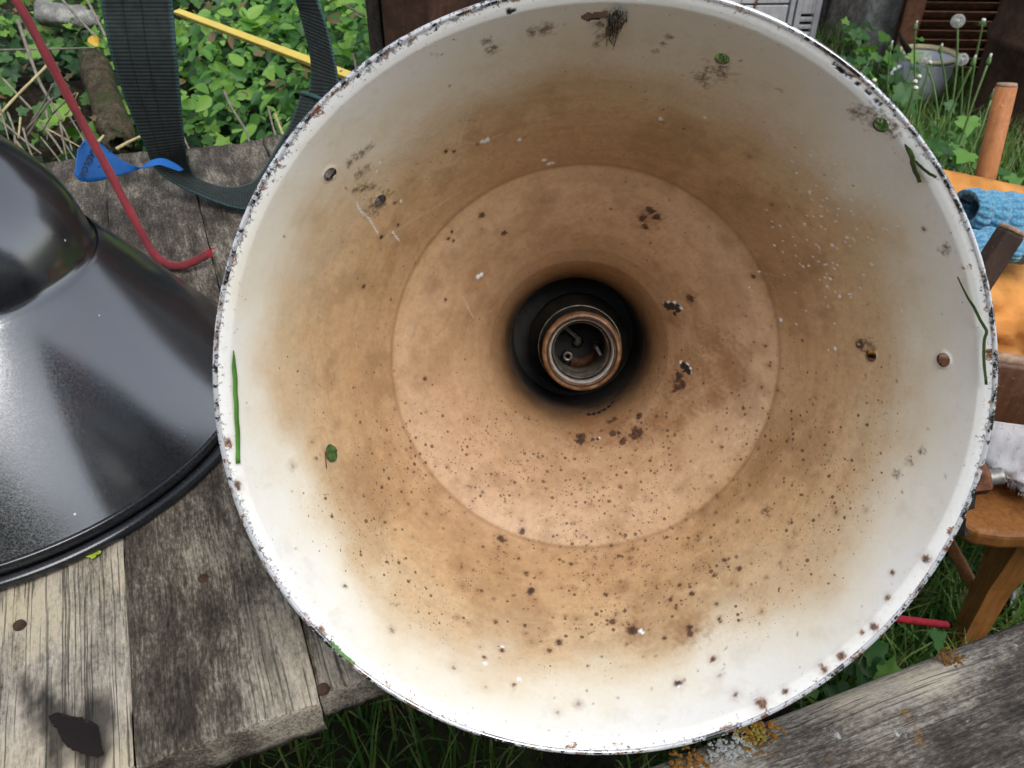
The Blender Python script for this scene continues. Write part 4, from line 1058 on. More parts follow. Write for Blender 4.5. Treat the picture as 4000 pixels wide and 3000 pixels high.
# ------------------------------------------------------------------ webbing strap with its blue label
def ribbon(name, L, R, n, mat, parent=None, across=9, th=.002, sag=None):
    """band between two edge curves; 'uv2' holds (across, along)"""
    Lp, Rp = spline([tuple(p) for p in L], n), spline([tuple(p) for p in R], n)
    mid = (Lp + Rp) / 2
    along = np.concatenate([[0], np.cumsum(np.linalg.norm(np.diff(mid, axis=0), axis=1))])
    u = np.linspace(0, 1, across)
    V = Lp[:, None] * (1 - u[None, :, None]) + Rp[:, None] * u[None, :, None]
    if sag is not None:
        V = V + sag(u, along)
    uv = np.zeros((n, across, 4)); uv[..., 0] = u[None]; uv[..., 1] = along[:, None]; uv[..., 3] = 1
    I = np.arange(n * across).reshape(n, across)
    Q = np.stack([I[:-1, :-1], I[:-1, 1:], I[1:, 1:], I[1:, :-1]], -1).reshape(-1, 4)
    o = link(name, np_mesh(name, V.reshape(-1, 3), Q, None, True, {'uv2': uv.reshape(-1, 4)}), mat, parent)
    return solid(o, th, 0)
strap = empty('webbing_strap', at_d(850, 800, .985))
tag(strap, 'loop of dark green webbing strap hanging down onto the table', 'strap')
S0 = strap.location.copy()
def up(v, h): return Vector((v.x, v.y + .03 * h, v.z + h))
def E3(l): return [at_d(x, y, d) - S0 for x, y, d in l]
SL = E3([(330, -420, .80), (372, -160, .835), (395, 0, .862), (430, 200, .88), (495, 400, .915), (570, 580, .955), (600, 650, .975), (640, 690, .985), (720, 735, .990), (850, 792, .985), (960, 818, .975), (1060, 800, .960), (1190, 690, .955), (1290, 520, .950), (1322, 380, .94), (1316, 280, .93), (1275, 100, .91), (1240, 0, .90), (1180, -200, .87), (1110, -420, .83)])
SR = E3([(640, -420, .80), (662, -160, .835), (673, 0, .862), (690, 200, .88), (707, 400, .915), (722, 560, .955), (738, 640, .99), (765, 690, 1.012), (810, 715, 1.015), (880, 732, 1.010), (950, 726, 1.005), (1010, 690, 1.00), (1090, 560, .985), (1165, 430, .97), (1205, 372, .955), (1215, 240, .94), (1175, 60, .92), (1156, 0, .91), (1100, -200, .88), (1040, -420, .84)])
SL = [up(SL[0], 1.0), up(SL[0], .45)] + SL + [up(SL[-1], .45), up(SL[-1], 1.0)]
SR = [up(SR[0], 1.0), up(SR[0], .45)] + SR + [up(SR[-1], .45), up(SR[-1], 1.0)]
ribbon('webbing', SL, SR, 210, M['webbing'], strap, 13, .0024)
# sewn sleeve on the right limb
ribbon('stitched_sleeve', E3([(1318, 392, .930), (1296, 452, .932), (1255, 560, .938)]), E3([(1178, 365, .945), (1158, 425, .950), (1110, 540, .965)]), 14, M['webbing'], strap, 9, .003)
MB().tube(E3([(1176, 362, .944), (1215, 372, .938), (1260, 390, .934), (1320, 425, .929)]), .0026, 8).build('sleeve_hem', M['webbing'], strap, True)
def tagd(x): return .875 + (x - 290) * .000195
T1 = [(700, 670), (660, 656), (622, 645), (588, 652), (560, 657), (535, 652), (505, 640), (475, 623), (440, 598), (400, 567), (356, 531), (338, 536), (303, 584)]
T2 = [(718, 664), (690, 642), (642, 619), (602, 622), (568, 640), (542, 660), (508, 674), (475, 683), (440, 694), (400, 704), (345, 711), (310, 704), (290, 680)]
tg = ribbon('label_tag', E3([(x, y, tagd(x)) for x, y in T1]), E3([(x, y, tagd(x) + .003) for x, y in T2]), 90, M['blue_tag'], strap, 9, .0008)
# printing on the label
def print_on_tag(txt, x0, y0, x1, y1, hpx, name='printed_words'):
    cu = bpy.data.curves.new('t', 'FONT'); cu.body = txt; cu.size = 1.0; cu.offset = .012
    to = bpy.data.objects.new('t', cu); COL.objects.link(to)
    dg = bpy.context.evaluated_depsgraph_get()
    me0 = bpy.data.meshes.new_from_object(to.evaluated_get(dg))
    bpy.data.objects.remove(to)
    V = np.array([v.co for v in me0.vertices]); F = [tuple(p.vertices) for p in me0.polygons]
    w = V[:, 0].max()
    dx, dy = (x1 - x0), (y1 - y0); L = math.hypot(dx, dy)
    ux, uy = dx / L, dy / L; nx, ny = uy, -ux       # letter tops point to the right
    m = MB()
    pts = []
    for v in V:
        a, b = v[0] / w * L, v[1] * hpx
        x, y = x0 + ux * a + nx * b, y0 + uy * a + ny * b
        pts.append(at_d(x, y, tagd(x) - .0012) - S0)
    m.add(pts, F)
    return m.build(name, M['print'], tg)
print_on_tag('LOADLOK', 368, 552, 306, 690, 36)
# rows of small print, too fine to read
for (x0, y0, x1, y1) in ((332, 556, 300, 628), (324, 560, 296, 622), (400, 588, 352, 686), (390, 592, 344, 684)):
    for k in range(9):
        f0, f1 = k / 9 + .01, k / 9 + (.055 if k % 3 else .085)
        q = [at_d(x0 + (x1 - x0) * f, y0 + (y1 - y0) * f, tagd(x0) - .0014) - S0 for f in (f0, f1)]
        MB().tube(q, .0004, 4).build('small_print', M['print'], tg)
for (a, b) in (((470, 600), (420, 650)), ((430, 588), (360, 660)), ((400, 640), (330, 700))):
    q = [at_d(a[0] + (b[0] - a[0]) * k, a[1] + (b[1] - a[1]) * k, tagd(a[0]) - .0016) - S0 for k in (0, .5, 1)]
    MB().tube(q, .00025, 4).build('printed_line', M['print'], tg)

# ------------------------------------------------------------------ red cords
def cord_path(pts, n=70): return [Vector(p) for p in spline([tuple(up(at_d(*pts[0]), .8)), tuple(up(at_d(*pts[0]), .35))] + [tuple(at_d(*p)) for p in pts], n)]
cp = cord_path([(-330, -620, .72), (-120, -260, .76), (62, 0, .79), (180, 215, .81), (300, 440, .835), (420, 660, .853), (520, 850, .866), (590, 975, .873), (640, 1025, .876), (700, 1040, .873), (760, 1020, .872), (812, 992, .876)])
cd = empty('red_cord', cp[-8]); tag(cd, 'dark red braided cord hanging across the ivy with a curled end', 'cord')
o = MB().tube([p - cp[-8] for p in cp], [.0045 + .00035 * math.sin(i * 1.7) for i in range(70)], 12).build('braid', M['cord'], cd, True)
fr = MB(); rr = random.Random(9); tip = cp[-1] - cp[-8]; tdir = (cp[-1] - cp[-3]).normalized()
for k in range(40):
    v = Vector((rr.gauss(0, 1), rr.gauss(0, 1), rr.gauss(0, 1))).normalized()
    b = tip - tdir * rr.uniform(0, .006) + v * .0035
    fr.tube([b, b + tdir * rr.uniform(.002, .006) + v * rr.uniform(0, .0022)], .0006, 4)
fr.build('frayed_end', M['cord_end'], cd)
cp2 = [tuple(p) for p in (at_d(2950, 2250, .80), at_d(3200, 2340, .79), at_d(3380, 2395, .78), at_d(3490, 2415, .78), at_d(3590, 2428, .785), at_d(3700, 2442, .79))]
c2 = [Vector(p) for p in spline(cp2, 24)]
o = MB().tube(c2, .0037, 12).build('red_cord', M['cord_end'], None, True)
tag(o, 'short bright red cord end poking out below the shade over the grass', 'cord')

# ------------------------------------------------------------------ yellow folding rule
fa, fb = at_d(690, 42, 1.92), at_d(1520, 352, 1.30)
fr_ = empty('folding_rule', fa); tag(fr_, 'yellow wooden folding rule lying on the undergrowth behind the strap', 'ruler')
dv = (fb - fa); ln = dv.length; ydir = dv.normalized()
zdir = Vector((0, -.35, .93)); zdir = (zdir - ydir * zdir.dot(ydir)).normalized(); xdir = ydir.cross(zdir)
Rm = Matrix((xdir, ydir, zdir)).transposed()
MB().box(dv / 2, (.017, ln, .0042), Rm).build('rule_slat', M['yellow'], fr_, False, .0006)
MB().box(dv / 2 - zdir * .0046 + ydir * (ln * .0), (.0166, ln * .995, .0040), Rm).build('rule_slat', M['yellow_edge'], fr_, False, .0006)
s2 = .30
MB().box(dv - ydir * s2 / 2 - zdir * .0092, (.0166, s2, .0040), Rm).build('rule_slat', M['wood_dark'], fr_, False, .0006)
MB().box(dv - ydir * s2 / 2 - zdir * .0136, (.0166, s2, .0038), Rm).build('rule_slat', M['yellow_edge'], fr_, False, .0006)
rv = at_d(1330, 283, 1.40) - fa
rv = ydir * rv.dot(ydir) + zdir * .0024
MB().lathe([(0, .0012), (.0022, .001), (.0032, 0)], 14, Matrix.Translation(rv) @ Rm.to_4x4()).build('rivet', M['brass'], fr_, True)

# ------------------------------------------------------------------ leaves
def leaf_template(kind):
    if kind == 'ivy':
        out = [(0, -.05), (.20, -.16), (.44, -.06), (.36, .16), (.52, .36), (.27, .44), (.17, .66), (0, .98), (-.17, .66), (-.27, .44), (-.52, .36), (-.36, .16), (-.44, -.06), (-.20, -.16)]
        V = [(0, .3, .0)] + [(x, y, .05 * math.cos(i * 1.9) + .12 * abs(x)) for i, (x, y) in enumerate(out)]
    else:
        out = []
        for i in range(16):
            a = i / 16 * 2 * math.pi - math.pi / 2
            y = .5 + .5 * math.sin(a); w = .31 * math.cos(a) * (1.15 - .70 * y ** 1.4) * (1.0 if i % 2 else .93)
            out.append((w, y))
        V = [(0, .45, -.05)] + [(x, y, .20 * abs(x) - .12 * (y - .4) ** 2) for x, y in out]
    n = len(out)
    F = [(0, 1 + i, 1 + (i + 1) % n) for i in range(n)]
    return np.array(V), np.array(F)

def rot_from(n, spin):
    """rotation matrices (N,3,3) with local z = n and the leaf axis turned by spin"""
    n = n / np.linalg.norm(n, axis=1, keepdims=True)
    ref = np.tile(np.array([0., 0, 1.]), (len(n), 1)); ref[np.abs(n[:, 2]) > .95] = (0, 1, 0)
    a = np.cross(ref, n); a /= np.linalg.norm(a, axis=1, keepdims=True)
    b = np.cross(n, a)
    c, s = np.cos(spin)[:, None], np.sin(spin)[:, None]
    x = a * c + b * s; y = -a * s + b * c
    return np.stack([x, y, n], -1)

def scatter_mesh(name, T, F, pos, R, scale, rnd):
    N, k = len(pos), len(T)
    V = np.einsum('nij,kj->nki', R, T) * scale[:, None, None] + pos[:, None]
    Fa = (F[None] + (np.arange(N) * k)[:, None, None]).reshape(-1, 3)
    return np_mesh(name, V.reshape(-1, 3), None, Fa, True, {'rnd': np.repeat(rnd, k)})

def px_of(P):
    """where world points fall in the photograph, and their depth"""
    d = P - np.array([0, 0, CAM_Z])
    dep = d[:, 1] * cP - d[:, 2] * sP; up = d[:, 1] * sP + d[:, 2] * cP
    return 2000 + FPX * d[:, 0] / dep, 1500 - FPX * up / dep, dep

def foliage(thing_name, label, cat, kind, mat, N, region, size, lift, nkeep, seed, group=None, hfun=bank_h, facing=.75):
    r = np.random.default_rng(seed)
    x, y = region(r, N); N = len(x)
    z = hfun(x, y) + lift * r.uniform(0, 1, N) ** 1.4 - .02
    pos = np.stack([x, y, z], -1)
    n = np.stack([r.normal(0, .55, N), r.normal(-.45, .5, N), np.abs(r.normal(facing, .35, N)) + .15], -1)
    R = rot_from(n, r.uniform(0, 6.28, N))
    sc = size * np.clip(r.lognormal(-.25, .38, N), .3, 1.5)
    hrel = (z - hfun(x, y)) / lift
    rn = np.clip(r.beta(1.5, 1.7, N) * .50 * (.45 + .55 * np.clip(hrel * 1.6, 0, 1)) + .22 * np.clip(hrel, 0, 1) ** 1.5, 0, .62)  # deeper leaves coloured darker: shade between clumps is put into the colour
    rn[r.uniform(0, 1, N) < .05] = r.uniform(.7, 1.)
    T, F = leaf_template(kind)
    c = np.array([x.mean(), y.min(), 0.])
    th = empty(thing_name, (float(c[0]), float(c[1]), float(hfun(np.array([c[0]]), np.array([c[1]]))[0])))
    tag(th, label, cat, group)
    base = np.array(th.location)
    X, Y, D = px_of(pos)
    vis = (X > 0) & (X < 4000) & (Y > 0) & (Y < 3000)
    order = np.argsort(-(vis * 1.0) * sc / D * (.4 + np.clip(hrel, 0, 1)) )
    top, rest = order[:nkeep], order[nkeep:]
    var = []
    for k in range(8):
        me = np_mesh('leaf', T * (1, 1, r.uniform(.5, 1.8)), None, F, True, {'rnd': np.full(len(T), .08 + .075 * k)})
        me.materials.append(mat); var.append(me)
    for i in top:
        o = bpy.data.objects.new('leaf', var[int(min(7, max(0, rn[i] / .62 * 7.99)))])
        m = Matrix(R[i].tolist()).to_4x4()
        o.matrix_local = Matrix.Translation(Vector(pos[i] - base)) @ m @ Matrix.Scale(float(sc[i]), 4)
        COL.objects.link(o); o.parent = th
    ms = link('leaf_mass', scatter_mesh('leaf_mass', T, F, pos[rest] - base, R[rest], sc[rest], rn[rest]), mat, th)
    ms["kind"] = 'stuff'
    st = MB(); rr = random.Random(seed)
    for k in range(60):
        i = rr.randrange(N)
        a = Vector(pos[i] - base); b = Vector((a.x + rr.gauss(0, .05), a.y + rr.gauss(0, .05), a.z - rr.uniform(.08, .22)))
        st.tube([a, (a + b) / 2 + Vector((rr.gauss(0, .015), rr.gauss(0, .015), 0)), b], [.0012, .0018, .0024], 5)
    sm_ = st.build('stems', M['twig'], th, True); sm_["kind"] = 'stuff'
    return th

clump = Waves(61, 12, 5.0, 2)
def thin(x, y, r, keep=.0):
    """gaps between clumps"""
    m = (clump(np.stack([x, y], -1)) + r.normal(0, .5, len(x))) > -1.15 + keep
    return x[m], y[m]
def ivy_region(r, N):
    x = r.uniform(-3.6, -.42, N); y = r.uniform(1.30, 4.3, N) ** 1.0
    m = x < -.48 - .30 * (y - 1.3) + .1 * np.sin(y * 5) + r.normal(0, .06, N)
    x, y = x[m], y[m]
    # a hollow in the ivy where the log and dead stems show
    hx, hy = at_z(330, 360, .45).x, at_z(330, 360, .45).y
    h2x, h2y = at_z(140, 560, .42).x, at_z(140, 560, .42).y
    d = np.minimum(np.hypot((x - hx) / .13, (y - hy) / .15), np.hypot((x - h2x) / .26, (y - h2y) / .10))
    m = (d > 1) | (r.uniform(0, 1, len(x)) < .85)
    return thin(x[m], y[m], r)
def shrub_region(r, N):
    x = r.uniform(-1.35, .02, N); y = r.uniform(1.30, 3.6, N)
    m = x > -.48 - .30 * (y - 1.3) + .1 * np.sin(y * 5) + r.normal(0, .06, N)
    return thin(x[m], y[m], r)
def shrub_h(x, y): return bank_h(x, y) + .02
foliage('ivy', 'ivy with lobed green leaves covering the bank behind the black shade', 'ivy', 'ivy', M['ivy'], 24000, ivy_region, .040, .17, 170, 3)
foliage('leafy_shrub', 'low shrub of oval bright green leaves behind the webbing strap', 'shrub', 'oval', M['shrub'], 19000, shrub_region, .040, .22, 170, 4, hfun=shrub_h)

# ------------------------------------------------------------------ log, stone and dead stems in the ivy
def lump(name, c, axes, dirv, mat, label, cat, seed, n=44, m=36, rough=.16):
    w = Waves(seed, 24, 42.0); d = Vector(dirv).normalized(); q = d.to_track_quat('Z', 'Y').to_matrix()
    rows = []
    for i in range(m + 1):
        t = i / m * math.pi; row = []
        for j in range(n + 1):
            a = 2 * math.pi * (j % n) / n
            zz = math.cos(t); zz = math.copysign(abs(zz) ** .6, zz); rr_ = math.sin(t) ** .55
            p = np.array([rr_ * math.cos(a) * axes[0], rr_ * math.sin(a) * axes[1], zz * axes[2]])
            p = p * (1 + rough * (float(w(p)) * .4 + 3.0 * (float(fbm(np.array([p]) + seed, 22., 4, .65)[0]) - .5)))
            row.append(q @ Vector(p))
        rows.append(row)
    o = MB().grid(rows).build(name, mat, None, True); o.location = c
    return tag(o, label, cat)
la, lb = at_d(350, 200, 2.10), at_d(475, 590, 1.95)
lump('mossy_log', (la + lb) / 2, (.036, .040, (la - lb).length / 2), la - lb, M['stone'], 'brown mossy log lying in the ivy beside the strap', 'log', 71)
lump('pale_stone', at_d(255, 62, 2.22), (.036, .034, .075), (1, .25, -.22), M['concrete'], 'pale rough stone among ivy leaves at the top left', 'stone', 72)

def twig(pts, r0, r1, mat, label, name='dry_twig', grp='dead stems on the bank', n=14):
    P3 = spline([tuple(at_d(*p)) for p in pts], n)
    o = MB().tube([Vector(p) for p in P3], [r0 + (r1 - r0) * i / (n - 1) + .0003 * math.sin(i * 2.3) for i in range(n)], 6).build(name, mat, None, True)
    return tag(o, label, 'twig', grp)
twig([(70, 80, 1.85), (110, 200, 1.83), (155, 320, 1.78), (200, 400, 1.75), (240, 470, 1.72)], .0042, .0028, M['twig'], 'grey brown dead stem left of the red cord, sloping down to the right')
twig([(-40, 196, 1.9), (150, 192, 1.88), (372, 186, 1.86)], .0026, .0016, M['twig'], 'thin horizontal dead stem ending at the yellow leaf')
twig([(235, -10, 1.95), (310, 75, 1.9), (385, 155, 1.84)], .0034, .0022, M['twig'], 'pale dead stem sloping down to the yellow leaf')
twig([(335, -10, 1.9), (372, 60, 1.86), (412, 142, 1.82)], .0032, .0026, M['twig'], 'pale dead stem beside the strap at the top')
twig([(-20, 470, 1.62), (60, 380, 1.66), (140, 300, 1.70), (192, 248, 1.74)], .0026, .0030, M['straw'], 'straw coloured stalk sloping up to the red cord at left')
twig([(8, 305, 1.72), (60, 360, 1.68), (125, 428, 1.64)], .0030, .0022, M['twig'], 'violet grey dead stem at the left edge above the black shade')
twig([(-30, 440, 1.60), (60, 520, 1.56), (160, 600, 1.50)], .0026, .0018, M['twig'], 'lowest long dead stem at the left edge above the black shade')
twig([(30, 440, 1.60), (55, 510, 1.57), (60, 590, 1.54)], .0024, .0018, M['twig'], 'short upright dead stem above the black shade')
twig([(80, 460, 1.58), (72, 540, 1.55)], .0022, .0016, M['straw'], 'short pale upright straw above the black shade')
twig([(160, 480, 1.58), (220, 560, 1.54), (245, 600, 1.50)], .0026, .0020, M['twig'], 'forked dead stem left of the blue label')
twig([(90, 500, 1.56), (110, 570, 1.53), (130, 620, 1.50)], .0022, .0016, M['twig'], 'thin dead stem between the upright straws above the black shade')
twig([(455, 582, 1.50), (500, 556, 1.52), (556, 530, 1.55)], .0032, .0024, M['straw'], 'curved straw stalk right of the blue label')
twig([(378, 560, 1.5), (405, 530, 1.52)], .0028, .0024, M['straw'], 'short straw stub just above the blue label')
twig([(640, 400, 1.6), (690, 480, 1.57), (742, 590, 1.5)][1:] + [(760, 640, 1.48)], .0022, .0016, M['twig'], 'dead stem right of the strap')
twig([(875, 355, 1.66), (905, 420, 1.62), (960, 510, 1.55), (975, 560, 1.5)], .0030, .0018, M['twig'], 'grey dead stem in the middle of the shrub')
twig([(1048, 420, 1.6), (1065, 490, 1.56), (1085, 555, 1.5)], .0020, .0022, M['twig'], 'thin grey stem in front of the shrub near the strap sleeve')
twig([(1075, 445, 1.58), (1095, 500, 1.55), (1112, 540, 1.52)], .0024, .0022, M['straw'], 'pale straw stem beside the strap sleeve')
twig([(1380, 210, 1.7), (1390, 260, 1.68), (1392, 300, 1.65)], .003, .003, M['twig'], 'short grey stem below the dark post')
twig([(1350, 20, 1.85), (1390, 45, 1.82), (1425, 65, 1.8)], .003, .003, M['twig'], 'pale bent stem left of the dark post')
tr_ = random.Random(33)
for k in range(20):
    x, y = tr_.uniform(-20, 330), tr_.uniform(400, 560)
    L_ = tr_.uniform(90, 220); an = tr_.choice([.9, 1.0, .75, -.9, 1.3]) + tr_.gauss(0, .12)
    d0 = tr_.uniform(1.55, 1.66)
    twig([(x, y, d0), (x + L_ * .5 * math.cos(an) + tr_.gauss(0, 5), y + L_ * .5 * math.sin(an), d0 - .02), (x + L_ * math.cos(an), y + L_ * math.sin(an), d0 - .05)], tr_.uniform(.0014, .0024), .0011, M['twig'] if k % 4 else M['straw'], 'thin dry twig in the tangle above the black shade', grp='tangle of thin dry twigs', n=8)
yl = at_d(378, 178, 1.80)
T, F = leaf_template('oval')
me = np_mesh('yellow_leaf', T * (.044, .026, .2), None, F, True, {'rnd': np.zeros(len(T))})
o = link('yellow_leaf', me, M['yellow_leaf']); o.location = yl; o.rotation_euler = (.9, -.25, .4)
tag(o, 'single bright yellow leaf in the ivy left of the strap', 'leaf')
T, F = leaf_template('ivy')
o = link('leaf_scrap', np_mesh('leaf_scrap', T * .010, None, F, True), M['lime_leaf']); o.location = at_z(375, 2168, TABLE_Z + .0022); o.rotation_euler = (.1, .1, 1.2)
tag(o, 'tiny yellow green leaf scrap on the table below the black shade rim', 'leaf')

# ------------------------------------------------------------------ rusty cabinet and dark post behind the shade
cy = 1.62
ca, cb = at_y(1498, 60, cy), at_y(1695, 60, cy)
cab = tag(empty('rusty_steel_cabinet', (ca.x, cy, 0)), 'dark rusty steel cabinet behind the top of the white shade', 'cabinet')
wd = .50
prof = [(0, .05), (0, 0), (.05, -.012), (cb.x - ca.x - .02, -.018), (cb.x - ca.x - .005, -.026), (cb.x - ca.x + .006, -.020), (cb.x - ca.x + .012, .002), (cb.x - ca.x + .03, .006), (wd, .006), (wd, .35), (0, .35)]
P_ = spline([(*p, 0) for p in prof[:8]], 40).tolist() + [(*p, 0) for p in prof[8:]]
rows = [[Vector((p[0], p[1], z)) for p in P_] for z in (.02, .35, .70, 1.05, 1.35)]
MB().grid(rows).build('steel_skin', M['rust'], cab, True)
MB().box((wd / 2, .175, 1.345), (wd, .34, .02)).build('lid', M['rust'], cab)
MB().box((wd / 2, .175, .03), (wd - .02, .33, .05)).build('base_plate', M['rust'], cab)
pa = at_y(1427, 60, 1.66)
po = tag(empty('timber_post', (pa.x, 1.66, 0)), 'dark grooved timber post left of the rusty cabinet', 'post')
MB().box((.014, .03, .68), (.026, .05, 1.36)).build('post_face', M['dark_wood'], po, False, .003)
MB().box((.038, .036, .68), (.018, .04, 1.36)).build('post_face', M['dark_wood'], po, False, .003)

# ------------------------------------------------------------------ yard wall things at the back right
sw = tag(empty('shed_wall', (1.75, 4.55, 0), -.04), 'dark weathered plank shed wall at the back of the yard', 'shed wall')
for i in range(22):
    me = plank_mesh('plank', -.115, .115, -1.1, 1.1, 0, .025, 4, 16, seed=30 + i)
    o = link('plank', me, M['shed_wood'], sw)
    o.rotation_euler = (math.pi / 2, 0, 0); o.location = (-2.6 + i * .24, (i % 2) * .006, 1.1)
MB().box((0, .06, 1.9), (5.2, .07, .09)).build('wall_rail', M['dark_wood'], sw)

dp = at_y(3205, 60, 4.05)
dr = tag(empty('grey_metal_door', (dp.x, 4.05, 0), .05), 'pale grey weathered metal door with slots leaning at the back', 'door')
def door_part(x0, x1, z0, z1, d, name='door_panel', mat='paint_grey', y=0.0):
    return MB().box(((x0 + x1) / 2, y + d / 2, (z0 + z1) / 2), (x1 - x0, d, z1 - z0)).build(name, M[mat], dr, False, .004)
zz = [at_y(3150, py, 4.05).z for py in (62, 92, 121, 150)]
sx0, sx1 = -.080, -.040
door_part(-.030, -.002, .0, 1.6, .03, 'door_stile')
door_part(-.1115, -.090, .0, 1.6, .03, 'door_stile')
edges = [0.0] + sorted([v for z in zz for v in (z - .007, z + .007)]) + [1.6]
for i in range(0, len(edges), 2):
    door_part(-.090, -.030, edges[i], edges[i + 1], .026, 'slotted_strip', y=.003)
door_part(-.088, -.032, .05, 1.5, .004, 'slot_shade_sheet', 'gap_shade', y=.034)  # black sheet paints the shade inside the slots
for i, x in enumerate((-.150, -.120)):
    door_part(x, x + .022, .0, 1.6, .04, 'door_ridge', y=-.006)
zl = at_y(3000, 16, 4.05).z
door_part(-1.0, -.156, .0, zl - .004, .024, 'door_panel', y=.004)
door_part(-1.0, -.156, zl + .004, 1.6, .024, 'door_panel', y=.004)
door_part(-1.0, -.10, .05, 1.55, .004, 'seam_shade_sheet', 'gap_shade', y=.042)  # black sheet paints the shade behind the panel seam
q0 = Vector((-.30, .0, zl + .08)); MB().tube([q0, Vector((-.315, 0, zl - .02)), Vector((-.335, 0, zl - .2))], .005, 6).build('rust_seam', M['rust_bolt'], dr, True)

ds = at_y(3215, 60, 4.3)
for i, (w_, off) in enumerate(((.30, 0.0),)):
    b = tag(empty('grey_board', (ds.x + .17, 4.28, 0), .02), 'dark grey board between the metal door and the stone post', 'board')
    o = link('board', plank_mesh('board', -.16, .16, -.8, .8, 0, .03, 6, 24, seed=77), M['shed_wood'], b)
    o.rotation_euler = (math.pi / 2, 0, 0); o.location = (0, 0, .8)
gp = at_y(3490, 60, 3.85)
st_ = tag(empty('concrete_post', (gp.x - .02, 3.85, 0)), 'thick rough concrete post with pale patches at the back', 'post')
rows = []
wv = Waves(81, 14, 24.)
for i in range(41):
    z = -.05 + 1.55 * i / 40; row = []
    for j in range(33):
        a = 2 * math.pi * (j % 32) / 32
        x = .105 * math.copysign(abs(math.cos(a)) ** .5, math.cos(a)); y = .09 * math.copysign(abs(math.sin(a)) ** .5, math.sin(a))
        k = 1 + .035 * float(wv(np.array([x, y, z])))
        row.append(Vector((x * k + .02 * z, y * k, z)))
    rows.append(row)
MB().grid(rows).build('shaft', M['concrete'], st_, True)
dkp = at_y(3395, 60, 4.0)
MBo = MB().box((0, 0, .7), (.05, .05, 1.4)).build('rusty_stake', M['rust'], None, False, .006)
MBo.location = (dkp.x, 4.0, 0); MBo.rotation_euler = (0, .05, 0); tag(MBo, 'dark rusty upright stake left of the concrete post', 'stake')

# louvred rusty panel
lx0, lx1 = at_y(3572, 160, 3.62).x, at_y(3850, 160, 3.62).x
W_ = lx1 - lx0
lv = tag(empty('louvred_panel', (lx0, 3.62, 0), -.05), 'rusty brown metal panel with horizontal louvre slats', 'vent panel')
MB().box((W_ / 2, .03, .52), (W_ + .16, .004, 1.04)).build('back_sheet', M['rust'], lv)
MB().box((-.035, 0, .52), (.07, .03, 1.04)).build('frame_side', M['rust_red'], lv, False, .004)
MB().box((W_ + .045, 0, .52), (.09, .03, 1.04)).build('frame_side', M['rust_red'], lv, False, .004)
zt = at_y(3700, 20, 3.62).z
pitch_ = .0365
MB().box((W_ / 2, 0, zt + .06), (W_, .03, .06)).build('frame_top', M['rust_red'], lv, False, .004)
for i in range(17):
    z = zt - i * pitch_
    if z < .03: break
    MB().box((W_ / 2, .006, z), (W_ - .004, .004, .040), Matrix.Rotation(.75, 3, 'X')).build('louvre_slat', M['rust_red'], lv)

# rusty wheel / drum at the right edge
wc = at_y(4130, 130, 3.1)
dm = tag(empty('rusty_drum', (wc.x + .06, 3.1, 0)), 'large dark rusty drum at the top right edge', 'drum')
MB().lathe([(.0, 0), (.27, .0), (.272, .03), (.262, .05), (.262, .30), (.275, .32), (.275, .345), (.262, .365), (.262, .62), (.275, .64), (.275, .665), (.262, .69), (.262, .93), (.274, .95), (.268, .965), (.25, .955), (.25, .93), (0, .925)], 64).build('barrel', M['rust'], dm, True)

# ------------------------------------------------------------------ enamel pot
pc = at_z(3625, 222, .165)
pot = tag(empty('enamel_pot', (pc.x, pc.y, 0)), 'white enamel pot with cream rim and loop handle in the grass', 'pot')
pr_ = .5 * 185 * (pc - Vector((0, 0, CAM_Z))).length * .96 / FPX
pz = .165
MB().lathe([(.0, .004), (pr_ * .72, .004), (pr_ * .82, .02), (pr_ * .95, .10), (pr_ * .97, pz - .02), (pr_ * 1.02, pz), (pr_ * .94, pz - .004), (pr_ * .92, .1), (pr_ * .78, .03), (0, .02)], 56).build('pot_body', M['white_enamel'], pot, True)
MB().lathe([(pr_ * 1.00, pz - .002), (pr_ * 1.10, pz + .004), (pr_ * 1.12, pz + .012), (pr_ * 1.08, pz + .018), (pr_ * .97, pz + .010), (pr_ * .95, pz)], 56, None, True).build('pot_rim', M['cream_enamel'], pot, True)
MB().tube([(-pr_ * .95, -.02, pz - .03), (-pr_ * 1.22, -.03, pz - .035), (-pr_ * 1.36, -.035, pz - .07), (-pr_ * 1.25, -.035, pz - .115), (-pr_ * .92, -.02, pz - .125)], .009, 10).build('handle', M['white_enamel'], pot, True)
MB().lathe([(0, pz - .05), (pr_ * .93, pz - .052)], 40).build('soil_in_pot', M['earth'], pot)
k0 = Vector((pot.location.x - pr_ * .35, pot.location.y - .02, pz - .03))
o = MB().tube([k0, k0 + Vector((-.05, -.01, .05)), k0 + Vector((-.10, -.02, .10)), k0 + Vector((-.125, -.02, .135))], [.016, .014, .009, .004], 8).build('black_stick', M['char'], None, True)
tag(o, 'dark pointed stick leaning in the enamel pot', 'stick')

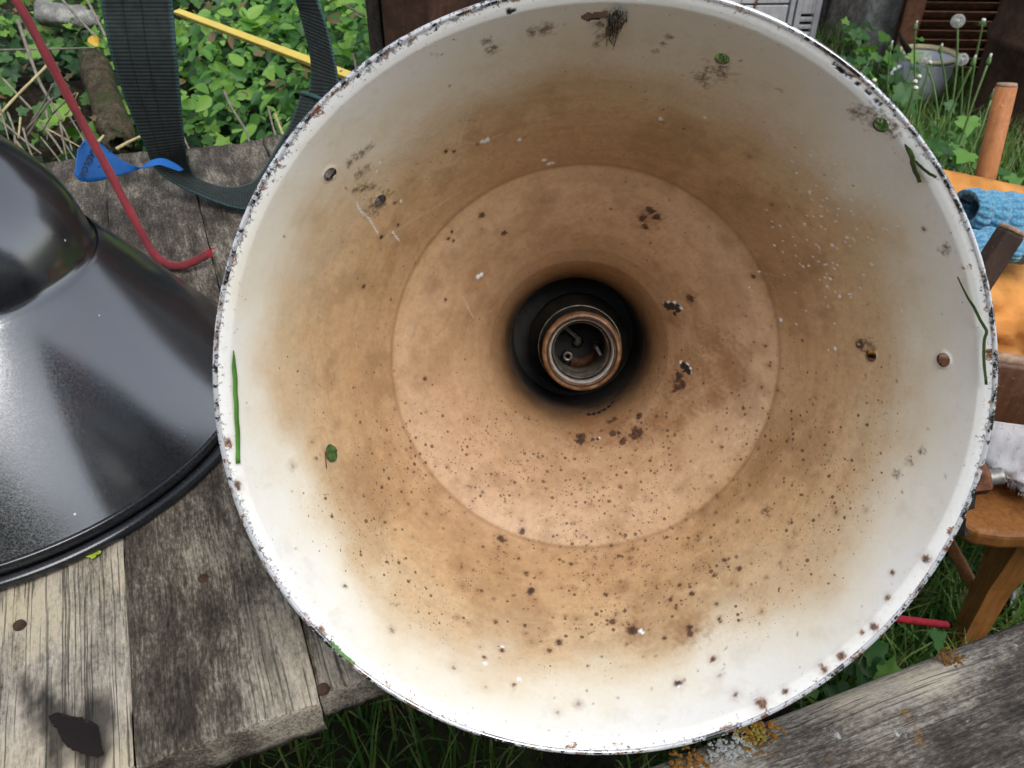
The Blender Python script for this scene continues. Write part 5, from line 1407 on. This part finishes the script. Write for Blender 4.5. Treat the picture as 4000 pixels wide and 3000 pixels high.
# ------------------------------------------------------------------ dandelions
def dandelion(base, top, head, label, bend=.03, seed=0):
    r = random.Random(seed)
    t = empty('dandelion', base); tag(t, label, 'dandelion', 'dandelions in the grass by the pot')
    v = Vector(top) - Vector(base)
    side = Vector((r.gauss(0, bend), r.gauss(0, bend), 0))
    P3 = [Vector(p) for p in spline([(0, 0, 0), tuple(v * .4 + side), tuple(v * .75 + side * .8), tuple(v)], 14)]
    MB().tube(P3, [.0034 - .0008 * i / 13 for i in range(14)], 7).build('stalk', M['stem'], t, True)
    if head == 'clock':
        m = MB()
        for k in range(90):
            z = 1 - 2 * (k + .5) / 90; a = k * 2.39996; q = math.sqrt(1 - z * z)
            d = Vector((q * math.cos(a), q * math.sin(a), z)); e = d.orthogonal().normalized(); f = d.cross(e)
            b = v + d * .005; c = v + d * .0135
            for j in range(6):
                w = j * 1.047; w2 = w + .25
                m.add([c, c + d * .004 + (e * math.cos(w) + f * math.sin(w)) * .0046, c + d * .004 + (e * math.cos(w2) + f * math.sin(w2)) * .0046], [(0, 1, 2)])
            m.add([b, c, c + e * .0004], [(0, 1, 2)])
        m.build('seed_clock', M['fluff'], t)
        MB().lathe([(0, .005), (.004, .003), (.005, 0), (.003, -.003), (0, -.004)], 12, Matrix.Translation(v)).build('seed_base', M['bud'], t, True)
    elif head == 'bare':
        MB().lathe([(0, .006), (.004, .0052), (.0062, .002), (.0060, -.001), (.003, -.004), (0, -.005)], 14, Matrix.Translation(v)).build('bare_head', M['bud'], t, True)
        m = MB()
        for j in range(9):
            w = j * .698; d = Vector((math.cos(w), math.sin(w), -.7)); m.tube([v - Vector((0, 0, .003)), v + d * .009, v + d * .014 + Vector((0, 0, -.004))], [.0012, .001, .0003], 4)
        m.build('bracts', M['stem'], t)
    else:
        MB().lathe([(0, .018), (.003, .016), (.0055, .006), (.006, 0), (.004, -.005), (0, -.007)], 12, Matrix.Translation(v)).build('closed_bud', M['stem'], t, True)
        MB().lathe([(0, .024), (.0032, .021), (.003, .016)], 10, Matrix.Translation(v)).build('bud_tuft', M['fluff'], t, True)
    return t
DN = [((3645, 560), (3742, 82), 2.35, 'clock', 'tall dandelion clock in front of the rusty louvres'),
      ((3740, 420), (3758, 232), 2.5, 'clock', 'dandelion clock right of the enamel pot'),
      ((3600, 420), (3612, 232), 2.45, 'clock', 'half hidden dandelion clock in front of the enamel pot'),
      ((3800, 380), (3842, 80), 2.5, 'bare', 'tall bare dandelion head at the right side of the louvres'),
      ((3665, 560), (3800, 250), 2.2, 'bud', 'leaning dandelion bud on a pale curved stalk'),
      ((3780, 510), (3860, 245), 2.15, 'bud', 'dandelion bud near the rusty drum'),
      ((3800, 480), (3875, 380), 2.1, 'bud', 'low dandelion bud beside the round wooden post'),
      ((3545, 480), (3575, 320), 2.2, 'bare', 'bare dandelion head in the cluster below the pot'),
      ((3555, 500), (3590, 300), 2.25, 'bare', 'topmost bare dandelion head in the cluster below the pot'),
      ((3560, 470), (3577, 345), 2.1, 'bare', 'lowest bare dandelion head in the cluster below the pot'),
      ((3620, 380), (3632, 245), 2.4, 'bare', 'bare dandelion head in front of the white pot wall'),
      ((3500, 400), (3478, 190), 2.5, 'bud', 'thin dandelion bud left of the pot handle'),
      ((3440, 420), (3415, 315), 2.3, 'bare', 'single bare dandelion head beside the shade rim'),
      ((3590, 330), (3575, 110), 2.7, 'bud', 'tall dandelion bud left of the louvres'),
      ((3680, 370), (3672, 200), 2.6, 'bud', 'dandelion bud above the pot rim')]
for i, (b, t, y, h, lb_) in enumerate(DN):
    tp = at_y(*t, y)
    bp = at_y(*b, y)
    d_ = (bp - tp)
    k = tp.z / max(.05, -d_.z) if d_.z < 0 else 1
    base = tp + d_ * min(k, 4)
    base.z = 0
    dandelion(base, tp, h, lb_, .02, i)

# ------------------------------------------------------------------ weeds with lobed leaves
def weed(px, py, y, n, size, seed, label):
    r = np.random.default_rng(seed)
    tp = at_y(px, py, y)
    base = Vector((tp.x, y, 0))
    th = empty('weed', base); tag(th, label, 'weed', 'broad leaved weeds in the grass')
    T, F = leaf_template('ivy')
    me = [np_mesh('leaf', T * (1, 1, r.uniform(.5, 2.)), None, F, True, {'rnd': np.full(len(T), v)}) for v in (.1, .3, .5, .62)]
    for m in me: m.materials.append(M['weed'])
    st = MB()
    for k in range(n):
        a = r.uniform(0, 6.28); rad = r.uniform(.01, .10); h = max(.04, tp.z * r.uniform(.35, 1.05))
        p = Vector((math.cos(a) * rad, math.sin(a) * rad, h))
        nrm = np.array([[math.cos(a) * .5 + r.normal(0, .3), math.sin(a) * .5 - .35 + r.normal(0, .3), 1.]])
        R = rot_from(nrm, np.array([r.uniform(0, 6.28)]))[0]
        o = bpy.data.objects.new('leaf', me[int(r.integers(4))]); o.matrix_local = Matrix.Translation(p) @ Matrix(R.tolist()).to_4x4() @ Matrix.Scale(size * r.uniform(.6, 1.3), 4)
        COL.objects.link(o); o.parent = th
        st.tube([Vector((0, 0, 0)), p * .5 + Vector((0, 0, h * .12)), p], [.002, .0016, .001], 5)
    st.build('stems', M['stem'], th, True)
weed(3430, 200, 3.3, 26, .062, 1, 'dark leafy weed by the foot of the concrete post')
weed(3330, 235, 3.0, 26, .060, 2, 'bushy weed just above the shade rim left of the pot')
weed(3590, 172, 3.05, 6, .05, 3, 'weed with bright lobed leaves above the pot rim')
weed(3380, 110, 3.6, 22, .055, 4, 'tall feathery weed in front of the grey board')
weed(3700, 560, 1.75, 22, .045, 5, 'yellow green weed beside the right rim of the shade')
weed(3440, 345, 2.5, 20, .06, 6, 'weed with broad leaves below the pot handle')
weed(3720, 360, 2.3, 18, .055, 7, 'broad leaved weed right of the dandelion cluster')
weed(3690, 470, 1.95, 18, .06, 8, 'low weed among the dandelion stalks')
weed(3420, 2520, .72, 10, .045, 9, 'thistly weed under the lower right rim of the shade')
weed(3900, 640, 1.7, 16, .06, 10, 'weed at the right edge behind the round wooden post')
weed(3260, 2670, .66, 7, .055, 11, 'broad leaf weed between the shade and the bench rail')

# ------------------------------------------------------------------ grass
def grass(name, pos, h, w, seed):
    r = np.random.default_rng(seed); N = len(pos)
    hh = h * r.uniform(.5, 1.25, N); a = r.uniform(0, 6.28, N); lean = r.uniform(.15, .95, N) * hh * .8
    d = np.stack([np.cos(a), np.sin(a), np.zeros(N)], -1); s = np.stack([-np.sin(a), np.cos(a), np.zeros(N)], -1)
    ww = w * r.uniform(.6, 1.4, N)
    V = []
    for f, k in ((0, .9), (.35, 1.), (.7, .7), (1., 0)):
        c = pos + d * (lean * f ** 2)[:, None] + np.array([0, 0, 1.]) * (hh * (f - .25 * f ** 3 * (lean / hh)))[:, None]
        if k: V += [c - s * (ww * k / 2)[:, None], c + s * (ww * k / 2)[:, None]]
        else: V += [c]
    V = np.stack(V, 1)
    b = (np.arange(N) * 7)[:, None]
    Q = np.concatenate([b + np.array([[0, 1, 3, 2]]), b + np.array([[2, 3, 5, 4]])]); Tt = b + np.array([[4, 5, 6]])
    rn = np.clip(r.beta(2, 2.5, N), 0, .62); rn[r.uniform(0, 1, N) < .04] = .63
    return np_mesh(name, V.reshape(-1, 3), Q, Tt, True, {'rnd': np.repeat(rn, 7)})
r = np.random.default_rng(90)
def area(n, x0, x1, y0, y1): return np.stack([r.uniform(x0, x1, n), r.uniform(y0, y1, n), np.full(n, -.015)], -1)
pp = np.concatenate([area(15000, .30, 1.25, .35, 1.35), area(20000, .55, 2.3, 1.35, 3.0), area(6000, .8, 2.6, 3.0, 4.4), area(3600, -.7, .6, .1, .95), area(4000, 1.2, 3.4, .2, 1.4), area(9000, -.05, .6, 1.25, 3.8), area(12000, 2.3, 4.6, 1.4, 4.4)])
keepm = (clump(pp[:, :2] * 1.6) + r.normal(0, .6, len(pp))) > -1.2
pp = pp[keepm]
tag(link('grass', grass('grass', pp, .15, .0042, 5), M['grass']), 'long green grass on the ground around the bench and pot', 'grass', kind='stuff')

# ------------------------------------------------------------------ chairs and cloth at the right edge
# near chair: curved back rest towards us
ch = tag(empty('wooden_chair', (.80, .90, 0)), 'brown wooden chair with curved back rest at the right edge', 'chair')
K0 = ch.location.copy()
def rel(*p): return at_d(*p) - K0
rows = []
bl = []
for i in range(17):
    f = i / 16
    x = .430 + .60 * f; y = .735 - .055 * math.sin(f * math.pi)
    zt_, zb_ = .667 - .010 * f, .590
    bl.append((x, y, zt_, zb_))
for (x, y, a, b) in bl:
    rows.append([Vector((x, y - .009, b)) - K0, Vector((x, y - .011, a - .004)) - K0, Vector((x, y - .007, a)) - K0, Vector((x, y + .007, a)) - K0, Vector((x, y + .011, a - .004)) - K0, Vector((x, y + .011, b)) - K0, Vector((x, y - .009, b)) - K0])
MB().grid(rows).build('back_rest', M['wood_brown'], ch, True, 0)
MB().tube([Vector((p[0], p[1], p[2] + .0012)) - K0 for p in bl], .0065, 8).build('worn_top_edge', M['wood_pale'], ch, True)
dwl = rel(3892, 1490, .905)
MB().tube([dwl + Vector((-.05, .012, -.012)), dwl, dwl + Vector((.006, -.002, .002))], [.016, .0165, .013], 16).build('dowel_end', M['wood_brown'], ch, True)
seat_z = .400
so_ = [(.615, .700), (.585, .706), (.563, .728), (.556, .765), (.556, 1.05), (.58, 1.11), (.62, 1.13), (.98, 1.13), (1.015, 1.05), (1.015, .77), (1.0, .72), (.96, .700)]
so_ = [Vector((x, y, 0)) - Vector((K0.x, K0.y, 0)) for x, y in so_]
m = MB(); n = len(so_)
m.add([p + Vector((0, 0, seat_z)) for p in so_] + [p + Vector((0, 0, seat_z - .028)) for p in so_], [tuple(range(n - 1, -1, -1))[::-1], tuple(range(2 * n - 1, n - 1, -1))] + [(i, n + i, n + (i + 1) % n, (i + 1) % n) for i in range(n)])
m.build('seat', M['wood_seat'], ch, False, .008, 3)
for (x, y, dx, dy, zt_) in ((.700, .775, .0, -.01, .370), (.965, .775, .0, -.01, .370), (.700, 1.09, .0, .02, .370), (.965, 1.09, .0, .02, .370)):
    R_ = Matrix.Rotation(math.atan2(dx, .4), 3, 'Y')
    b0, b1 = Vector((x + dx, y + dy, 0)) - K0, Vector((x, y, zt_)) - K0
    rows = []
    for f in (0, .3, .6, .85, 1):
        c = b0 + (b1 - b0) * f; w = .014 + .006 * f; e = .5 * w if f > .8 else 0
        rows.append([c + Vector(v) for v in ((-w, -w - e, 0), (w + e, -w - e, 0), (w + e, w + e, 0), (-w, w + e, 0), (-w, -w - e, 0))])
    MB().grid(rows).build('leg', M['wood_seat'], ch, False)
for x in (.73, .94):
    MB().tube([Vector((x, .735, zz_)) - K0 for zz_ in (.38, .48, .60)], .014, 10).build('back_post', M['wood_brown'], ch, True)
# arched brackets under the seat
for x in (.695,):
    arcp = [Vector((x - .004, .79 + .155 - .155 * math.cos(a), .26 + .115 * math.sin(a))) - K0 for a in np.linspace(0, math.pi, 18)]
    MB().tube(arcp, .011, 8).build('arched_bracket', M['wood_seat'], ch, True)
MB().tube([Vector((.70, .77, .17)) - K0, Vector((.70, 1.09, .17)) - K0], .009, 8).build('stretcher', M['wood_seat'], ch, True)

# far chair: a folding frame with orange canvas
dc = tag(empty('canvas_chair', at_z(3835, 1300, 0)), 'folding chair with orange canvas between a round and a flat wooden post', 'chair')
D0 = dc.location.copy()
t1, t0 = at_d(3934, 327, 1.35), at_d(3838, 735, 1.422)
dn = (t0 - t1).normalized(); foot = t1 + dn * (t1.z / -dn.z)
MB().tube([foot - D0, t0 - D0, t1 + dn * .004 - D0], [.0165, .0170, .0165], 20).build('round_post', M['wood_orange'], dc, True)
MB().tube([t1 + dn * .004 - D0, t1 - dn * .001 - D0], [.0165, .0148], 20).build('post_end', M['wood_pale'], dc, True)
u1, u0 = at_d(3958, 893, .985), at_d(3760, 1200, 1.02)
dn2 = (u0 - u1).normalized(); ft2 = u1 + dn2 * ((u1.z - .02) / -dn2.z) if dn2.z < -.05 else u0
L2 = min((ft2 - u1).length, 1.1)
zq = -dn2; xq = Vector((1, .25, 0)); xq = (xq - zq * xq.dot(zq)).normalized(); yq = zq.cross(xq)
Rq = Matrix((xq, yq, zq)).transposed()
MB().box(u1 + dn2 * (L2 / 2 + .004) - D0, (.031, .020, L2), Rq).build('flat_post', M['wood_dark'], dc, False, .004, 3)
MB().box(u1 + dn2 * .0015 - D0, (.0302, .0192, .006), Rq).build('worn_end', M['wood_pale'], dc, False, .0028, 3)
# orange canvas
cl = Waves(95, 14, 10., 2)
rows = []
for i in range(41):
    row = []
    for j in range(31):
        u, v = j / 30, i / 40
        px = 3660 + 620 * u + v * (-360 + 420 * u); py = 660 + 130 * u + 720 * v
        d = 1.26 - .30 * v + .05 * u - .06 * math.sin(v * math.pi) * sm(v, .4, .6)
        fold = (.028 * math.sin(9 * v + 6 * u + 1.8 * math.sin(5 * u + 2)) + .012 * math.sin(19 * v - 9 * u + 2 * math.sin(3 * u))) * (.12 + sm(v, .40, .55)) + .007 * float(cl(np.array([u * 1.6, v * 2.2])))
        fold += .11 * (float(fbm(np.array([[u * 2.2 + v, v * 5.0 - u * 2, 3.3]]), 1.5, 3, .5)[0]) - .5) * float(sm(v, .35, .55))
        row.append(at_d(px, py, d + float(fold)) - D0)
    rows.append(row)
solid(MB().grid(rows).build('orange_canvas', M['orange_cloth'], dc, True), .002)

# crochet blanket rolled over the canvas
cb_ = at_d(3880, 850, 1.10)
cr = tag(empty('crochet_blanket', cb_), 'light and dark blue crochet blanket draped over the orange canvas', 'blanket')
def roll(c, axis, r0, L, name, split, seed):
    q = Vector(axis).normalized().to_track_quat('Z', 'Y').to_matrix()
    nu, nv = 70, 110
    V = np.zeros((nu, nv, 3)); uv = np.zeros((nu, nv, 4))
    w = Waves(seed, 12, 18.)
    for i in range(nu):
        f = i / (nu - 1); z = (f - .5) * L
        for j in range(nv):
            a = 2 * math.pi * j / (nv - 1)
            row_ = math.floor(f * 5); ph = (row_ % 2) * math.pi / 2
            knot = .0030 * abs(math.sin(f * 5 * math.pi)) + .0030 * abs(math.sin(a * 9 + ph + .6 * math.sin(a * 3 + row_))) * abs(math.sin(f * 5 * math.pi)) ** .5
            rr_ = r0 * (1 + .05 * math.sin(a * 2 + z * 20)) + knot
            p = np.array([rr_ * math.cos(a), rr_ * math.sin(a) * .85, z])
            p += .0030 * float(w(p * 1.4))
            V[i, j] = q @ Vector(p); uv[i, j] = (z - split, a, 0, 1)
    inner_ = []
    I = np.arange(nu * nv).reshape(nu, nv)
    Q = np.stack([I[:-1, :-1], I[:-1, 1:], I[1:, 1:], I[1:, :-1]], -1).reshape(-1, 4)
    o = link(name, np_mesh(name, V.reshape(-1, 3), Q, None, True, {'uv2': uv.reshape(-1, 4)}), M['wool'], cr)
    o.location = Vector(c) - cb_
    solid(o, .007, -1)
    return o
axis = (at_d(4040, 860, 1.12) - at_d(3810, 815, 1.10))
roll(at_d(3925, 838, 1.10), axis, .028, .125, 'rolled_edge', .030, 1)
roll(at_d(3925, 960, 1.08), axis + Vector((0, 0, .02)), .022, .120, 'lower_fold', .034, 2)
rows = [[at_d(3830 + 300 * u, 860 + 130 * v, 1.115 - .02 * v + .006 * math.sin(u * 9)) - cb_ for u in np.linspace(0, 1, 14)] for v in np.linspace(0, 1, 8)]
o = link('hanging_fold', np_mesh('hanging_fold', np.array([[tuple(p) for p in row] for row in rows]).reshape(-1, 3),
         np.stack([(I_ := np.arange(8 * 14).reshape(8, 14))[:-1, :-1], I_[:-1, 1:], I_[1:, 1:], I_[1:, :-1]], -1).reshape(-1, 4), None, True,
         {'uv2': np.stack([np.tile(np.linspace(-1, 1, 14) + .3, 8), np.zeros(112), np.zeros(112), np.ones(112)], -1)}), M['wool'], cr)
solid(o, .006)

# fleece on the seat
fl = tag(empty('white_fleece', (.72, .90, seat_z)), 'fluffy white fleece bundled on the seat of the wooden chair', 'fleece')
fw = Waves(97, 16, 22.)
V = []
nu, nv = 46, 70
for i in range(nu):
    t = i / (nu - 1) * math.pi
    for j in range(nv):
        a = 2 * math.pi * j / nv
        p = np.array([math.sin(t) * math.cos(a) * .135, math.sin(t) * math.sin(a) * .16, (math.cos(t) * .5 + .46) * .135])
        p *= 1 + .15 * float(fw(p)) + .09 * float(fw(p * 2.3 + 1))
        p[2] = max(p[2], .003)
        V.append(p)
V = np.array(V)
I = np.arange(nu * nv).reshape(nu, nv); J = np.roll(I, -1, 1)
Q = np.stack([I[:-1], I[1:], J[1:], J[:-1]], -1).reshape(-1, 4)
link('fleece_cloth', np_mesh('fleece_cloth', V, Q), M['fleece'], fl)
rf = np.random.default_rng(6)
k = rf.integers(0, len(V), 60000)
b = V[k] + rf.normal(0, .0025, (len(k), 3)); c = np.array([0, 0, .05])
nrm = b - c; nrm /= np.linalg.norm(nrm, axis=1, keepdims=True)
dr_ = nrm * .6 + rf.normal(0, .5, nrm.shape); dr_ /= np.linalg.norm(dr_, axis=1, keepdims=True)
sd = np.cross(dr_, rf.normal(0, 1, dr_.shape)); sd /= np.linalg.norm(sd, axis=1, keepdims=True)
hl = rf.uniform(.004, .008, (len(k), 1))
VV = np.stack([b - sd * .0002, b + sd * .0002, b + dr_ * hl + nrm * .002], 1).reshape(-1, 3)
o = link('fleece_pile', np_mesh('fleece_pile', VV, None, np.arange(len(VV)).reshape(-1, 3), False), M['fleece'], fl); o["kind"] = 'stuff'

# charred timber with a rusty bolt, sticking out from under the table behind the shade
e1 = at_d(3738, 2075, .73)
tb = tag(empty('charred_timber', (e1.x - .20, e1.y - .04, 0)), 'broken charred timber end with rusty nut and bolt behind the shade', 'timber')
T0 = tb.location.copy()
bw = Waves(99, 14, 160.)
rows = []
for i in range(12):
    f = i / 11; row = []
    for j in range(21):
        a = 2 * math.pi * (j % 20) / 20
        y = .024 * math.copysign(abs(math.cos(a)) ** .35, math.cos(a)); z = .016 * math.copysign(abs(math.sin(a)) ** .35, math.sin(a))
        x = -.16 + .17 * f
        if f > .95: x += .007 * float(bw(np.array([0, y * 2, z * 2])))
        row.append(Vector((x, y, z)) + e1 - T0 + Vector((0, .028, 0)))
    rows.append(row)
rows.append([sum(rows[-1][:-1], Vector()) / 20 + Vector((.002, 0, 0))] * 21)
MB().grid(rows).build('charred_beam', M['char'], tb, False)
pz0 = e1 - T0
MB().box(Vector((pz0.x - .10, pz0.y + .03, .357)), (.045, .045, .714)).build('post', M['dark_wood'], tb, False, .004)
bo = at_d(3812, 1872, .705) - T0
ax_ = (at_d(3890, 1862, .70) - at_d(3790, 1875, .705)).normalized()
q = ax_.to_track_quat('Z', 'Y').to_matrix().to_4x4()
MB().lathe([(0, -.011), (.0125, -.011), (.0138, -.008), (.0138, .007), (.0120, .0095), (.006, .0095), (0, .0095)], 6, Matrix.Translation(bo) @ q).build('hex_nut', M['rust_bolt'], tb, False)
tp = [(0.0068 + .0006 * (k % 2), .008 + k * .0008) for k in range(16)] + [(0.006, .0212), (0, .0215)]
MB().lathe([(.0068, -.11)] + tp, 24, Matrix.Translation(bo) @ q).build('bolt_thread', M['zinc'], tb, True)

# edge of a white enamel bowl in the grass at the right border
bwl = at_z(4045, 2440, .06)
o = MB().lathe([(0, .003), (.045, .003), (.075, .03), (.085, .06), (.090, .064), (.086, .068), (.080, .060), (.070, .03), (.04, .008), (0, .008)], 40).build('enamel_bowl', M['white_enamel'], None, True)
o.location = (bwl.x + .055, bwl.y, 0); tag(o, 'white enamel bowl in the grass at the right border', 'bowl')

# unseen foliage added behind the camera to block low sky; shows in black enamel
hg = tag(empty('added_hedge', (.3, -2.4, 0)), 'unseen block of green foliage added behind the camera to cut off the low sky', 'added_hedge')
hx, hz = np.linspace(-4.5, 4.5, 60), np.linspace(0, 2.5, 22)
HX_, HZ_ = np.meshgrid(hx, hz)
rad_ = .38 * np.sqrt(np.clip(1 - (HZ_ / 2.62) ** 6, 0.02, 1))
Pf = np.stack([HX_, rad_ + .35 * (fbm(np.stack([HX_, HZ_, HX_ * 0], -1), 2.2, 3) - .5), HZ_], -1)
Pb = np.stack([HX_, -rad_ - .2, HZ_], -1)
m = MB(); m.grid([[Vector(p) for p in row] for row in np.concatenate([Pf, Pb[::-1]], 0)])
m.build('added_hedge_core', M['earth'], hg, True)
rh = np.random.default_rng(12)
ii_ = rh.integers(0, Pf.shape[0] * Pf.shape[1], 14000)
pos = Pf.reshape(-1, 3)[ii_] + rh.normal(0, 1, (14000, 3)) * (.08, .05, .06)
T, F = leaf_template('oval')
nr = np.stack([rh.normal(0, .6, 14000), rh.normal(.8, .4, 14000), rh.normal(.5, .5, 14000)], -1)
o = link('added_hedge_leaves', scatter_mesh('added_hedge_leaves', T, F, pos, rot_from(nr, rh.uniform(0, 6.28, 14000)), rh.uniform(.05, .11, 14000), np.clip(rh.beta(1.5, 2, 14000) * .5, 0, .6)), M['shrub'], hg)
o["kind"] = 'stuff'
